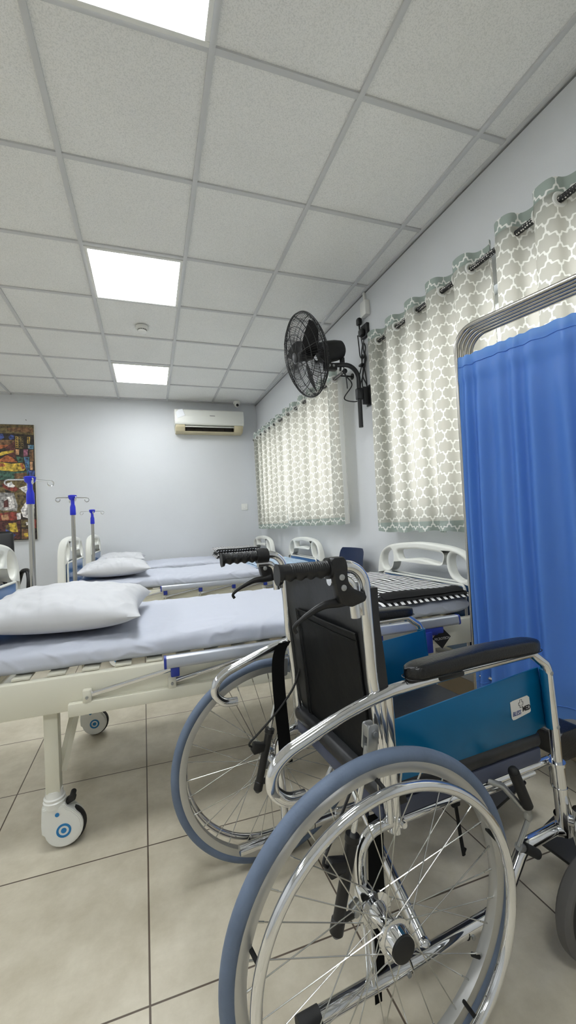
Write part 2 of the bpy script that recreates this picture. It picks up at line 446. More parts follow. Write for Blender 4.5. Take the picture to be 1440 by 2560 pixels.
def basis(o, ex, ey, ez):
    m = Matrix.Identity(4)
    for i, e in enumerate((ex, ey, ez)):
        for k in range(3): m[k][i] = e[k]
    for k in range(3): m[k][3] = o[k]
    return m
def smoothloop(pts, n=6):
    P = [Vector((a, b, 0)) for a, b in pts]; N = len(P); out = []
    for i in range(N):
        p0, p1, p2, p3 = P[i - 1], P[i], P[(i + 1) % N], P[(i + 2) % N]
        for k in range(n):
            t = k / n
            v = 0.5 * ((2 * p1) + (p2 - p0) * t + (2 * p0 - 5 * p1 + 4 * p2 - p3) * t * t + (3 * p1 - p0 - 3 * p2 + p3) * t ** 3)
            out.append((v.x, v.y))
    return out
def roundpoly(pts, r, n=6):
    P = [Vector((a, b, 0)) for a, b in pts]; q = [(P[-1] + P[0]) / 2] + P + [(P[-1] + P[0]) / 2]
    return [(v.x, v.y) for v in fillet(q, r, n)[:-1]]

# ------------------------------------------------------------------ room shell
CH = 2.759; YB = 5.672; YF = -2.3; XL = -4.1
def xw(y): return 1.69 - 0.0348 * y
b = MB(); b.box(((XL + 1.9) / 2, (YB + YF) / 2, -0.05), (1.9 - XL + 0.3, YB - YF + 0.4, 0.1))
structure(b.build('floor', M['floor']))
b = MB(); b.box(((XL + 1.9) / 2, YB + 0.06, CH / 2), (1.9 - XL + 0.3, 0.12, CH + 0.1)); structure(b.build('wall_back', M['wall']))
b = MB(); b.box(((XL + 1.9) / 2, YF - 0.06, CH / 2), (1.9 - XL + 0.3, 0.12, CH + 0.1)); structure(b.build('wall_front', M['wall']))
b = MB(); b.box((XL - 0.06, (YB + YF) / 2, CH / 2), (0.12, YB - YF, CH + 0.1)); structure(b.build('wall_left', M['wall']))
# window wall with two openings, turned two degrees against the ceiling grid
WIN = [(0.35, 2.42, 1.02, 2.16), (3.12, 5.28, 1.06, 2.16)]
TW = 0.2
b = MB()
def wallbox(y0, y1, z0, z1):
    v = []
    for z in (z0, z1):
        for (y, o) in ((y0, 0), (y1, 0), (y1, TW), (y0, TW)): v.append((xw(y) + o, y, z))
    b._add(v, [(0, 1, 2, 3), (4, 5, 6, 7), (0, 1, 5, 4), (1, 2, 6, 5), (2, 3, 7, 6), (3, 0, 4, 7)])
ys = [YF, WIN[0][0], WIN[0][1], WIN[1][0], WIN[1][1], YB]
for i in (0, 2, 4): wallbox(ys[i], ys[i + 1], -0.03, CH + 0.04)
for (y0, y1, z0, z1) in WIN:
    wallbox(y0, y1, -0.03, z0); wallbox(y0, y1, z1, CH + 0.04)
structure(b.build('wall_right', M['wall']))
WA = math.atan(0.0348)
for i, (y0, y1, z0, z1) in enumerate(WIN):
    f = MB(); off = 0.1
    def P(y, z, o=off): return Vector((xw(y) + o, y, z))
    RZ = Matrix.Rotation(WA, 3, 'Z')
    for z in (z0 + 0.025, z1 - 0.025): f.box(P((y0 + y1) / 2, z), (0.05, y1 - y0, 0.05), 0.004, RZ)
    for k in range(4):
        y = y0 + 0.025 + (y1 - y0 - 0.05) * k / 3; f.box(P(y, (z0 + z1) / 2), (0.05, 0.05, z1 - z0 - 0.1), 0.004, RZ)
    fr = structure(f.build('window_%d' % (i + 1), M['wframe']))
    for k in range(3):
        g = MB(); ya = y0 + 0.05 + (y1 - y0 - 0.05) * k / 3; yb = y0 + (y1 - y0 - 0.05) * (k + 1) / 3
        g.box(P((ya + yb) / 2, (z0 + z1) / 2), (0.005, yb - ya, z1 - z0 - 0.1), 0, RZ); g.build('pane', M['glass'], fr)

# skirting
b = MB(); b.box(((XL + 1.45) / 2, YB - 0.006, 0.07), (1.5 - XL, 0.012, 0.14), 0.002); structure(b.build('baseboard_back', M['skirt']))
b = MB(); b.box((xw(1.7) - 0.006, 1.7, 0.07), (0.012, YB - YF, 0.14), 0.002, Matrix.Rotation(WA, 3, 'Z')); structure(b.build('baseboard_right', M['skirt']))

# ceiling tiles and the exposed grid
b = MB(); b.box(((XL + 1.9) / 2, (YB + YF) / 2, CH + 0.03), (1.9 - XL + 0.3, YB - YF + 0.3, 0.044))
ceil = structure(b.build('ceiling', M['ceiling']))
GX, GY = -0.326, 0.818
b = MB(); w = 0.024; zt = CH + 0.004
for k in range(-6, 4):
    x = GX + 0.6 * k; b.box((x, (YB + YF) / 2, zt), (w, YB - YF, 0.012), 0.001)
for k in range(-5, 9):
    y = GY + 0.6 * k; x1 = xw(y) - 0.003; b.box(((XL + x1) / 2, y, zt + 0.0012), (x1 - XL, w, 0.012), 0.001)
b.box(((XL + 1.45) / 2, YB - 0.011, zt), (1.5 - XL, 0.022, 0.012), 0.001)
b.box((xw(1.7) - 0.011, 1.7, zt), (0.022, YB - YF, 0.012), 0.001, Matrix.Rotation(WA, 3, 'Z'))
structure(b.build('trim_1', M['grid']))
b = MB(); b.box((xw(1.7) - 0.001, 1.7, CH - 0.008), (0.004, YB - YF, 0.006), 0, Matrix.Rotation(WA, 3, 'Z')); structure(b.build('gap_shade_strip', M['ink_grey']))  # grey strip painted as the dark, shaded gap between ceiling edge and wall

# ceiling light panels
def light_panel(kx, ky, label):
    x0 = GX + 0.6 * kx; y0 = GY + 0.6 * ky
    t = thing('ceiling_light', label, 'ceiling light', (x0 + 0.3, y0 + 0.3, CH - 0.004), 0, 'square ceiling light panels')
    f = MB(); o = 0.288; i = 0.27
    for sx, sy, lx, ly in ((0, 1, o, 0.009), (0, -1, o, 0.009), (1, 0, 0.009, i - 0.001), (-1, 0, 0.009, i - 0.001)):
        f.box((sx * (o - 0.009), sy * (o - 0.009), 0.0), (lx * 2, ly * 2, 0.012), 0.001)
    f.build('frame', M['white_gloss'], t)
    d = MB(); d.box((0, 0, 0.002), (i * 2, i * 2, 0.006)); d.build('diffuser', M['light'], t)
light_panel(0, 0, 'nearest square lit ceiling panel, cut by the top edge of the photo')
light_panel(0, 3, 'larger fully visible square lit ceiling panel, on the near side of the smoke detector')
light_panel(0, 6, 'smallest and farthest square lit ceiling panel, beyond the smoke detector')
light_panel(0, -3, 'square lit ceiling panel behind the camera, in line with the others')
for ky, t in ((6, 'far corner'), (3, 'far side'), (0, 'middle'), (-3, 'near corner')):
    light_panel(-5, ky, 'square lit ceiling panel at the %s of the left wall, outside the photo' % t)

# smoke detector, camera
t = thing('smoke_detector', 'round white smoke detector on the ceiling between two lit panels', 'smoke detector', (-0.003, 3.60, CH))
b = MB(); b.lathe([(0, 0.05), (0.018, 0.052), (0.022, 0.05), (0.024, 0.036)], (0, 0, -0.0), (0, 0, -1), 32); b.build('base', M['white_gloss'], t)
b = MB(); b.lathe([(0.023, 0.032), (0.04, 0.037), (0.047, 0.034), (0.05, 0.02)], (0, 0, 0), (0, 0, -1), 32); b.build('sensor_head', M['white_gloss'], t)
b = MB()
for k in range(14):
    a = 2 * PI * k / 14; b.box((0.0345 * math.cos(a), 0.0345 * math.sin(a), -0.032), (0.004, 0.008, 0.008), 0, Matrix.Rotation(a, 3, 'Z'))
split_build(b, 'vent_slot', M['ink'], t)
t = thing('security_camera', 'small white dome security camera on the ceiling above the air conditioner', 'security camera', (1.19, 5.53, CH - 0.002))
b = MB(); b.lathe([(0, 0.045), (0.03, 0.048), (0.036, 0.046)], (0, 0, 0), (0, 0, -1), 28); b.build('base', M['ac_white'], t)
b = MB(); b.sphere((0, -0.006, -0.045), 0.036, seg=24); b.build('eyeball', M['ac_white'], t)
b = MB(); b.cyl((0, -0.03, -0.055), (0, -0.047, -0.064), 0.018, 20); b.build('lens', M['ink'], t)

# ------------------------------------------------------------------ air conditioner, switch, nail
def air_conditioner():
    x0, x1 = 0.352, 1.265; yb = YB - 0.001; z0, z1 = 2.315, 2.615; W = x1 - x0
    t = thing('air_conditioner', 'white wall-mounted split air conditioner with yellowed vent high on the far wall', 'air conditioner', ((x0 + x1) / 2, yb, z0))
    b = MB(); h = W / 2
    # body section (depth toward the room is -y)
    sec = [(0, 0.03), (0, 0.3), (-0.17, 0.3), (-0.195, 0.285), (-0.207, 0.2), (-0.205, 0.12), (-0.196, 0.095), (-0.02, 0.09)]
    b.prism(sec, (0, 0, 0), (0, 1, 0), (0, 0, 1), W, 0.006); b.build('casing', M['ac_white'], t)
    b = MB()
    low = [(0, 0.095), (-0.19, 0.095), (-0.185, 0.06), (-0.15, 0.012), (-0.12, 0.0), (0, 0.0)]
    for sx in (-1, 1): b.prism(low, (sx * (h - 0.07), 0, 0), (0, 1, 0), (0, 0, 1), 0.12, 0.008)
    b.prism([(0, 0.09), (-0.11, 0.09), (-0.11, 0.0), (0, 0.0)], (0, 0, 0), (0, 1, 0), (0, 0, 1), W - 0.24)
    b.prism([(-0.105, 0.02), (-0.15, 0.016), (-0.125, 0.0), (-0.105, 0.0)], (0, 0, 0), (0, 1, 0), (0, 0, 1), W - 0.25, 0.002)
    b.build('vent_housing', M['ac_cream'], t, label='yellowed lower vent housing')
    b = MB(); b.box((0, -0.114, 0.055), (W - 0.25, 0.006, 0.07)); b.build('outlet', M['dark'], t, label='dark plate painted as the shade inside the air outlet')  # dark sheet over the solid housing stands in for shade in the opening
    b = MB(); b.box((0, -0.165, 0.075), (W - 0.26, 0.05, 0.006), 0.002, Matrix.Rotation(0.5, 3, 'X')); b.build('louver', M['ac_white'], t)
    b = MB()
    for k in range(7): b.box((-0.3 + 0.1 * k, -0.121, 0.045), (0.003, 0.012, 0.04), 0, Matrix.Rotation(0.5, 3, 'Z'))
    split_build(b, 'vane', M['dark'], t)  # vanes coloured dark as well, as if deep in that shade
    b = MB(); b.box((0.03, -0.2075, 0.212), (0.07, 0.002, 0.008)); b.build('badge', M['ink_grey'], t, label='small grey maker badge')
    b = MB()
    pts = [(-0.44, 0.245), (-0.41, 0.278), (-0.355, 0.29), (-0.325, 0.205), (-0.37, 0.19), (-0.425, 0.165), (-0.43, 0.2)]
    vs = [b.bm.verts.new((x, -0.2095 - 0.004 * (i % 2), z)) for i, (x, z) in enumerate(pts)]; b.bm.faces.new(vs)
    b.build('paper_note', M['paper'], t, label='torn white paper stuck on the casing')
air_conditioner()
t = thing('light_switch', 'square white switch plate on the far wall under the air conditioner', 'switch', (1.262, YB, 1.31))
b = MB(); b.box((0, -0.006, 0), (0.088, 0.012, 0.088), 0.003); b.build('plate', M['white_gloss'], t)
b = MB(); b.box((0, -0.013, 0), (0.03, 0.006, 0.045), 0.002); b.build('rocker', M['white_gloss'], t)
b = MB(); b.cyl((-1.375, YB, 2.45), (-1.375, YB - 0.02, 2.452), 0.004, 8); tag(b.build('nail', M['ink_grey']), 'small nail in the far wall above the painting', 'nail')

# ------------------------------------------------------------------ painting
def painting():
    xr, zt_, zb = -1.287, 2.388, 1.005; xl = -2.15; y = YB - 0.035
    t = thing('painting', 'tall colourful oil painting of a market with hatted figures hanging on the far wall', 'painting', ((xl + xr) / 2, YB, zb))
    cx = (xl + xr) / 2
    b = MB(); b.box((0, -0.018, (zt_ - zb) / 2), (xr - xl, 0.034, zt_ - zb), 0.002); b.build('canvas', M['canvas_side'], t)
    cols = {'dk': (44, 34, 22), 'ol': (104, 86, 44), 'br': (120, 82, 46), 'blue': (52, 74, 150), 'yel': (186, 146, 54), 'or': (176, 88, 40),
            'gold': (202, 166, 40), 'teal': (52, 92, 74), 'pink': (150, 82, 104), 'wh': (214, 208, 202), 'red': (142, 50, 34), 'lb': (64, 112, 140), 'mar': (86, 38, 34), 'grey': (142, 138, 134), 'tan': (180, 128, 84)}
    ms = {}; mats = []
    for i, (k, c) in enumerate(cols.items()):
        g_ = sum(c) / 3; m = mat('paint_' + k, S(*[0.8 * v + 0.2 * g_ for v in c]), 0.5, var=0.85, vscale=30, bump=0.9, bscale=45); mats.append(m); ms[k] = i
    p = MB(); lay = [0]
    def q(col, pts):
        p.mi = ms[col]; lay[0] += 1
        yy = -0.0362 - lay[0] * 0.00002
        vs = []
        for (a, c) in pts:
            x = xr - (655 - a) * 0.000545 - cx; z = zt_ - (c - 225) * 0.000638 - zb
            vs.append(p.bm.verts.new((max(x, xl - cx + 0.003), yy, z)))
        f = p.bm.faces.new(vs); f.material_index = p.mi
        if f.normal.y > 0: f.normal_flip()
    LX = -920
    q('dk', [(LX, 228), (650, 228), (650, 2388), (LX, 2388)])
    q('ol', [(LX, 232), (645, 240), (640, 420), (300, 400), (LX, 380)]); q('br', [(120, 300), (500, 270), (640, 300), (630, 380), (200, 360)])
    q('blue', [(-120, 420), (60, 405), (85, 480), (30, 515), (-120, 510)]); q('blue', [(160, 470), (210, 420), (270, 440), (270, 500), (190, 515)])
    q('br', [(-400, 530), (280, 520), (270, 600), (100, 660), (-400, 690)]); q('or', [(-300, 640), (120, 610), (180, 640), (0, 690), (-300, 700)])
    q('mar', [(100, 660), (280, 540), (285, 860), (130, 800)])
    q('yel', [(290, 455), (345, 455), (345, 670), (290, 670)]); q('ol', [(350, 455), (440, 455), (440, 680), (350, 680)]); q('yel', [(515, 455), (575, 460), (570, 580), (515, 580)])
    for r_ in range(5):
        for c_ in range(3): q('dk', [(305 + 52 * c_, 465 + 42 * r_), (328 + 52 * c_, 465 + 42 * r_), (328 + 52 * c_, 487 + 42 * r_), (305 + 52 * c_, 487 + 42 * r_)])
    for r_ in range(3): q('dk', [(532, 470 + 38 * r_), (552, 470 + 38 * r_), (552, 490 + 38 * r_), (532, 490 + 38 * r_)])
    q('lb', [(530, 610), (640, 610), (630, 690), (530, 685)]); q('grey', [(525, 620), (560, 620), (560, 670), (525, 670)])
    q('tan', [(290, 695), (360, 695), (350, 800), (290, 800)]); q('pink', [(440, 690), (525, 695), (515, 820), (440, 830)]); q('br', [(545, 720), (630, 700), (630, 920), (560, 920)])
    q('teal', [(290, 820), (420, 850), (430, 930), (330, 940)]); q('lb', [(440, 840), (545, 840), (545, 1080), (500, 1190), (470, 1000)])
    for r_ in range(6): q('blue', [(462 + (r_ % 2) * 20, 870 + 38 * r_), (500 + (r_ % 2) * 20, 875 + 38 * r_), (495 + (r_ % 2) * 20, 895 + 38 * r_), (462 + (r_ % 2) * 20, 890 + 38 * r_)])
    q('tan', [(555, 930), (610, 930), (605, 1085), (555, 1080)])
    q('gold', [(-60, 820), (30, 740), (260, 715), (260, 750), (100, 790), (-20, 830)])
    q('or', [(-260, 920), (0, 880), (120, 800), (230, 850), (320, 940), (0, 930), (-260, 950)])
    q('gold', [(-300, 930), (0, 935), (200, 965), (430, 950), (470, 1060), (430, 1095), (250, 1110), (0, 1090), (-300, 1040)])
    q('or', [(360, 960), (425, 955), (455, 1060), (400, 1070)]); q('or', [(-100, 950), (60, 960), (100, 1010), (-60, 1030)])
    q('teal', [(-400, 1060), (0, 1100), (250, 1120), (480, 1105), (520, 1240), (250, 1260), (-400, 1270)]); q('br', [(250, 1150), (480, 1130), (510, 1230), (260, 1250)])
    q('blue', [(520, 1100), (640, 1095), (640, 1190), (530, 1190)])
    q('ol', [(-400, 1290), (480, 1280), (560, 1900), (-400, 1900)])
    q('red', [(10, 1340), (120, 1320), (260, 1390), (330, 1440), (260, 1490), (130, 1460), (20, 1390)]); q('wh', [(100, 1330), (190, 1310), (260, 1380), (230, 1410), (120, 1400)])
    q('wh', [(330, 1420), (470, 1380), (560, 1430), (540, 1560), (460, 1530)]); q('dk', [(410, 1560), (520, 1570), (520, 1620), (420, 1610)])
    q('dk', [(60, 1440), (180, 1480), (170, 1530), (80, 1500)])
    q('grey', [(-60, 1500), (60, 1500), (230, 1510), (300, 1740), (280, 1850), (0, 1830), (-60, 1800)]); q('wh', [(60, 1600), (200, 1560), (250, 1780), (60, 1830), (20, 1760)])
    q('mar', [(40, 1660), (120, 1620), (130, 1770), (30, 1780)]); q('wh', [(-300, 1400), (-120, 1420), (-40, 1700), (-320, 1800)])
    q('wh', [(350, 1830), (440, 1700), (540, 1620), (620, 1700), (600, 2000), (480, 1990), (390, 1960)]); q('grey', [(430, 1850), (560, 1720), (570, 1900), (450, 1930)])
    q('red', [(-300, 1900), (200, 1860), (290, 1880), (280, 2020), (-300, 2030)]); q('wh', [(270, 1890), (350, 1880), (350, 2000), (280, 2010)]); q('tan', [(-20, 1920), (110, 1900), (130, 2000), (0, 2010)])
    q('mar', [(-300, 2040), (340, 2030), (330, 2370), (-300, 2380)]); q('gold', [(110, 2070), (260, 2060), (290, 2240), (130, 2230)]); q('ol', [(60, 2100), (130, 2090), (140, 2260), (60, 2240)])
    q('ol', [(350, 2010), (520, 2020), (510, 2160), (360, 2150)]); q('wh', [(440, 2060), (510, 2060), (500, 2110), (450, 2120)])
    q('blue', [(60, 2170), (170, 2240), (250, 2290), (200, 2330), (60, 2280)]); q('br', [(360, 2180), (500, 2190), (490, 2370), (350, 2370)]); q('gold', [(400, 2270), (470, 2260), (480, 2330), (410, 2330)])
    q('red', [(590, 2010), (640, 2010), (635, 2180), (600, 2180)])
    for k in range(26):
        a0 = random.uniform(-900, -330); c0 = random.uniform(300, 2250); w_ = random.uniform(60, 190); h_ = random.uniform(60, 200)
        a1 = min(a0 + w_, -310)
        q(random.choice(list(cols)), [(a0, c0), (a1, c0 + random.uniform(-30, 30)), (a1 - 20, c0 + h_ * 0.9), (a0 + 20, c0 + h_)])
    p.build('painted_picture', mats, t, clean=False)
painting()

# ------------------------------------------------------------------ beds
def board_shape(w, h, hb):
    # outline and openings of the moulded end board; y runs -w/2..w/2, z from hb to h
    a = w / 2
    out = [(-a, hb), (-a, h - 0.32), (-a + 0.012, h - 0.19), (-a + 0.034, h - 0.115), (-a + 0.08, h - 0.06), (-a + 0.16, h - 0.027), (-a + 0.28, h - 0.01), (0, h)]
    full = out + [(-x, z) for x, z in out[-2::-1]]
    P = [Vector((x, z, 0)) for x, z in full]
    sp = [(v.x, v.y) for v in spline(P[1:-1], 6)]
    outer = [full[0]] + sp + [full[-1]]
    d = smoothloop([(-0.392, h - 0.135), (-0.378, h - 0.088), (-0.335, h - 0.06), (-0.285, h - 0.05), (-0.258, h - 0.077), (-0.26, h - 0.125), (-0.285, h - 0.165), (-0.335, h - 0.182), (-0.375, h - 0.17)], 5)
    d2 = [(-x, z) for x, z in d]
    c = smoothloop([(-0.205, h - 0.056), (-0.12, h - 0.046), (0, h - 0.04), (0.12, h - 0.046), (0.205, h - 0.056), (0.205, h - 0.09), (0.17, h - 0.108), (0, h - 0.092), (-0.17, h - 0.108), (-0.205, h - 0.09)], 5)
    pa = roundpoly([(-0.365, hb + 0.06), (0.365, hb + 0.06), (0.365, h - 0.202), (-0.365, h - 0.202)], 0.02, 4)
    return outer, d, d2, c, pa
def end_board(root, name, x, facing, w, h, hb, yc):
    outer, d, d2, c, pa = board_shape(w, h, hb)
    mx = basis((x, yc, 0), (0, 1, 0), (0, 0, 1), (1, 0, 0))
    e = curve_solid(name, [outer, d, d2, c], 0.056, 0.013, mx, M['board'], root, 4)
    # raised rim round the picture panel and the blue inset, on the mattress side and the outside
    for sgn in (1, -1):
        r = MB(); xo = x + sgn * 0.029
        r.tube([(xo, yc + p, z) for p, z in pa], 0.007, 8, closed=True); r.build('rim', M['board'], e)
        q = MB(); q.prism(pa, (x + sgn * 0.027, yc, 0), (0, 1, 0), (0, 0, 1), 0.006); q.build('inset_panel', M['blue_inset'], e, label='blue inset panel')
    return e
def caster(root, x, y, dirx, pedal=True):
    # housing with a covered wheel, 125 mm
    r = 0.0625; cx = x + 0.03 * dirx
    hs = MB(); e = 1 if dirx > 0 else -1; rc = r - 0.004
    pts = [(-0.034 * e, 0.146), (-0.037 * e, 0.09), (-0.0355 * e, 0.062)]
    for k in range(17):
        a = PI * 1.06 + (PI * 1.2) * k / 16
        pts.append((0.03 * dirx + rc * math.cos(a) * e, r + 0.003 + rc * math.sin(a)))
    pts += [(0.056 * e, 0.124), (0.04 * e, 0.134), (0.034 * e, 0.146)]
    for hw, ins in ((0.0465, 0.0), (0.053, 0.0022), (0.058, 0.006)):
        cxm, czm = 0.012 * e, 0.075
        q = [(cxm + (a - cxm) * (1 - ins / 0.06), czm + (c_ - czm) * (1 - ins / 0.07)) for a, c_ in pts]
        hs.prism(q, (x, y, 0), (1, 0, 0), (0, 0, 1), hw)
    hs.lathe([(0.136, 0.033), (0.155, 0.035), (0.158, 0.031), (0.166, 0.033), (0.169, 0.028), (0.19, 0.026)], (x, y, 0), (0, 0, 1), 24)
    c = hs.build('caster', M['white_gloss'], root)
    w = MB(); w.lathe([(-0.017, r - 0.014), (-0.014, r - 0.003), (-0.007, r), (0.007, r), (0.014, r - 0.003), (0.017, r - 0.014)], (cx + 0.003 * e, y, r), (0, 1, 0), 36); w.build('tyre', M['rubber'], c)
    for sy in (-1, 1):
        k = MB(); yy = y + sy * 0.0288
        k.lathe([(0, 0.0155), (0, 0.0225), (0.0014, 0.0225), (0.0014, 0.0155)], (cx, yy, r), (0, sy, 0), 28, close=True)
        k.lathe([(0, 0.0085), (0.0014, 0.0085)], (cx, yy, r), (0, sy, 0), 18)
        k.lathe([(0, 0.0065), (0.0014, 0.0065)], (x + 0.012 * dirx, yy, 0.118), (0, sy, 0), 14)
        split_build(k, 'target_mark', M['ring_blue'], c, label='blue printed mark')
    if pedal:
        p = MB(); p.box((x + 0.05 * dirx, y, 0.146), (0.03, 0.03, 0.016), 0.005, Matrix.Rotation(-0.4 * dirx, 3, 'Y')); p.cyl((x + 0.055 * dirx, y - 0.022, 0.156), (x + 0.055 * dirx, y + 0.022, 0.156), 0.009, 14)
        p.build('brake_pedal', M['rubber'], c)
def noisy(p, s, a, seed=0.0):
    return noise.noise(Vector((p[0] * s + seed, p[1] * s - seed, p[2] * s + 3.1 * seed))) * a
def crease(p, s, a, seed):
    n = noise.noise(Vector((p[0] * s + seed, p[1] * s - seed, p[2] * s + seed * 2)))
    return a * max(0.0, 1 - abs(n) * 5.0) ** 2
def mattress(root, x0, x1, y0, y1, z0, z1, seed):
    b = MB(); nu, nv = 230, 64
    def sec(v):
        # rounded rectangle section in (y, z), v in 0..1
        w_, h_ = (y1 - y0) / 2, (z1 - z0) / 2; a = 2 * PI * v
        n = 0.28; c, s_ = math.cos(a), math.sin(a)
        return (w_ * math.copysign(abs(c) ** n, c), h_ * math.copysign(abs(s_) ** (n * 2.2), s_))
    def fn(u, v):
        e = min(1.0, min(u, 1 - u) * 22); k = (1 - (1 - e) ** 2) ** 0.5 if e < 1 else 1
        yy, zz = sec(v); x = x0 + (x1 - x0) * u
        kk = 0.35 + 0.65 * k
        y = (y0 + y1) / 2 + yy * (1 - 0.04 * (1 - k)); z = (z0 + z1) / 2 + zz * kk
        p = (x, y, z)
        f = noisy(p, 2.2, 0.010, seed) + noisy((x * 1.0 + y * 0.8, y * 2.4, z * 2), 4.5, 0.005, seed + 5) + noisy((x * 2 - y, y, z), 9, 0.0025, seed + 9)
        edge = max(0.0, (abs(yy) / ((y1 - y0) / 2) - 0.45) / 0.55)
        f += crease((x * 1.0 + 0.55 * y, y * 2.2 - 0.8 * x, 0), 3.1, 0.0055, seed) * (0.35 + edge) + crease((x * 2.0 - 1.1 * y, y * 1.2, 0), 3.7, 0.004, seed + 7) * (0.4 + 0.6 * edge)
        if zz > 0: z += f
        y += (1 if yy > 0 else -1) * edge * crease((x * 2.2 + z, z * 3, 0.3), 4.0, 0.006, seed + 3)
        y += (noisy((x, y, z), 5, 0.012, seed + 2)) * (1 if abs(yy) > 0.9 * (y1 - y0) / 2 else 0.15)
        return (x, y, z)
    b.grid(lambda u, v: fn(v, u), nv * 2, nu, closeu=True)
    # close the two ends
    b.bm.verts.ensure_lookup_table(); n = nu + 1
    for j in (0, nu):
        b.bm.faces.new([b.bm.verts[i * n + j] for i in range(nv * 2)])
    return b.build('mattress', M['sheet'], root, 60, label='mattress in a white fitted sheet')
def make_bed(label, x0, x1, y0, sign=False, rails=True, seed=0.0):
    yw = 0.9; y1 = y0 + yw; yc = (y0 + y1) / 2
    R_ = thing('hospital_bed', label, 'bed', ((x0 + x1) / 2, yc, 0), 0, 'hospital beds side by side')
    R_.location = ((x0 + x1) / 2, yc, 0)
    class Off: pass
    ox, oy = (x0 + x1) / 2, yc
    def loc(o):
        # geometry was written in room coordinates: bring it to the bed's own origin
        o.data.transform(Matrix.Translation((-ox, -oy, 0)))
    b = MB()
    for y in (y0 + 0.02, y1 - 0.02): b.box(((x0 + x1) / 2, y, 0.515), (x1 - x0 - 0.12, 0.04, 0.115), 0.006)
    for x in (x0 + 0.08, x1 - 0.08): b.box((x, yc, 0.505), (0.04, yw - 0.08, 0.09), 0.005)
    b.build('frame', M['cream'], R_)
    b = MB(); k = 0; x = x0 + 0.17
    while x < x1 - 0.15:
        b.box((x, yc, 0.578), (0.055, yw - 0.05, 0.008), 0.002); x += 0.105
    split_build(b, 'slat', M['cream_dark'], R_)
    for x in (x0 + 0.357, x1 - 0.31):
        for y, s in ((y0 + 0.052, 1), (y1 - 0.052, -1)):
            b = MB(); b.box((x, y, 0.33), (0.044, 0.044, 0.29), 0.004)
            b.build('leg', M['cream'], R_)
            b = MB(); dx = 0.1 if x < 0.3 * (x0 + x1) + 0.2 else -0.1
            p0 = Vector((x + 0.2 * dx, y + s * 0.02, 0.235)); p1 = Vector((x + 0.75 * dx, y + s * 0.06, 0.465))
            b.tube([p0, p1], 0.016, 4, flat=0.5); b.build('brace', M['cream'], R_)
            caster(R_, x, y, 1 if x < 0 else 1)
    end_board(R_, 'headboard', x0 + 0.028, 1, yw + 0.02, 1.03, 0.36, yc)
    end_board(R_, 'footboard', x1 - 0.028, -1, yw + 0.02, 0.905, 0.30, yc)
    mattress(R_, x0 + 0.07, x1 - 0.07, y0 + 0.04, y1 - 0.02, 0.574, 0.668, seed)
    # folding side rails, folded down
    for yy, s in ((y0, -1), (y1, 1)):
        xa, xb = x0 + 0.735, x1 - 0.215
        rb = MB(); rb.box(((x0 + 0.42 + xb - 0.12) / 2, yy + s * 0.013, 0.468), (xb - 0.12 - x0 - 0.42, 0.024, 0.042), 0.003); sr = rb.build('side_rail', M['cream'], R_)
        tb = MB(); prof = roundpoly([(-0.02, -0.02), (0.02, -0.02), (0.014, 0.021), (-0.014, 0.021)], 0.009, 4)
        tb.prism(prof, ((xa + xb) / 2, yy + s * 0.03, 0.582), (0, 1, 0), (0, 0, 1), xb - xa, 0.0); tb.build('top_bar', M['alu'], sr)
        for xe in (xa - 0.004, xb + 0.004):
            cb = MB(); cb.prism([(p * 1.05, q * 1.05) for p, q in prof], (xe, yy + s * 0.03, 0.582), (0, 1, 0), (0, 0, 1), 0.009, 0.002); cb.build('end_cap', M['blue_plastic'], sr)
        for i in range(5):
            xp = x0 + 0.478 + 0.274 * i; xq = xp + 0.285
            pb = MB(); pb.box((xp, yy + s * 0.013, 0.506), (0.028, 0.026, 0.042), 0.004); pb.build('pivot_block', M['cream'], sr)
            bt = MB(); bt.cyl((xp, yy + s * 0.026, 0.504), (xp, yy + s * 0.031, 0.504), 0.005, 10); bt.build('pin', M['zinc'], sr)
            am = MB(); am.tube([(xp + 0.006, yy + s * 0.016, 0.508), (xq, yy + s * 0.026, 0.556)], 0.0085, 8, flat=0.55); am.build('folding_arm', M['chrome'], sr)
            kb = MB(); kb.box((xq, yy + s * 0.03, 0.549), (0.03, 0.026, 0.038), 0.004); kb.build('bracket', M['blue_plastic'], sr)
        lt = MB(); xl_ = xb - 0.165
        lt.box((xl_ + 0.02, yy + s * 0.036, 0.55), (0.12, 0.022, 0.028), 0.004); lt.box((xl_ + 0.0, yy + s * 0.04, 0.505), (0.034, 0.026, 0.09), 0.004)
        lt.box((xl_ - 0.085, yy + s * 0.04, 0.532), (0.09, 0.022, 0.022), 0.004); lt.box((xl_ - 0.115, yy + s * 0.04, 0.508), (0.026, 0.024, 0.052), 0.006)
        lt.build('latch', M['blue_plastic'], sr)
    if sign:
        xs, ys, zs = 1.222, y0 - 0.0015, 0.502; d = 0.049
        g = MB(); g.prism([(-d, 0), (0, -d), (d, 0), (0, d)], (xs, ys, zs), (1, 0, 0), (0, 0, 1), 0.002); pl = g.build('nameplate', M['ink'], R_, label='black diamond nameplate with lettering')
        g = MB(); g.prism([(-0.046, 0.012), (-0.02, 0.042), (-0.002, 0.042), (-0.008, 0.026), (-0.03, 0.018)], (xs, ys - 0.0012, zs), (1, 0, 0), (0, 0, 1), 0.001); g.build('red_mark', M['red'], pl)
        text_mesh('lettering', 'MICROTECH', 0.0165, basis((xs, ys - 0.002, zs - 0.004), (1, 0, 0), (0, 0, 1), (0, -1, 0)), M['label_white'], pl, sx=0.86)
    for ch in R_.children_recursive: ch.data.transform(Matrix.Translation((-ox, -oy, 0)))
    return R_
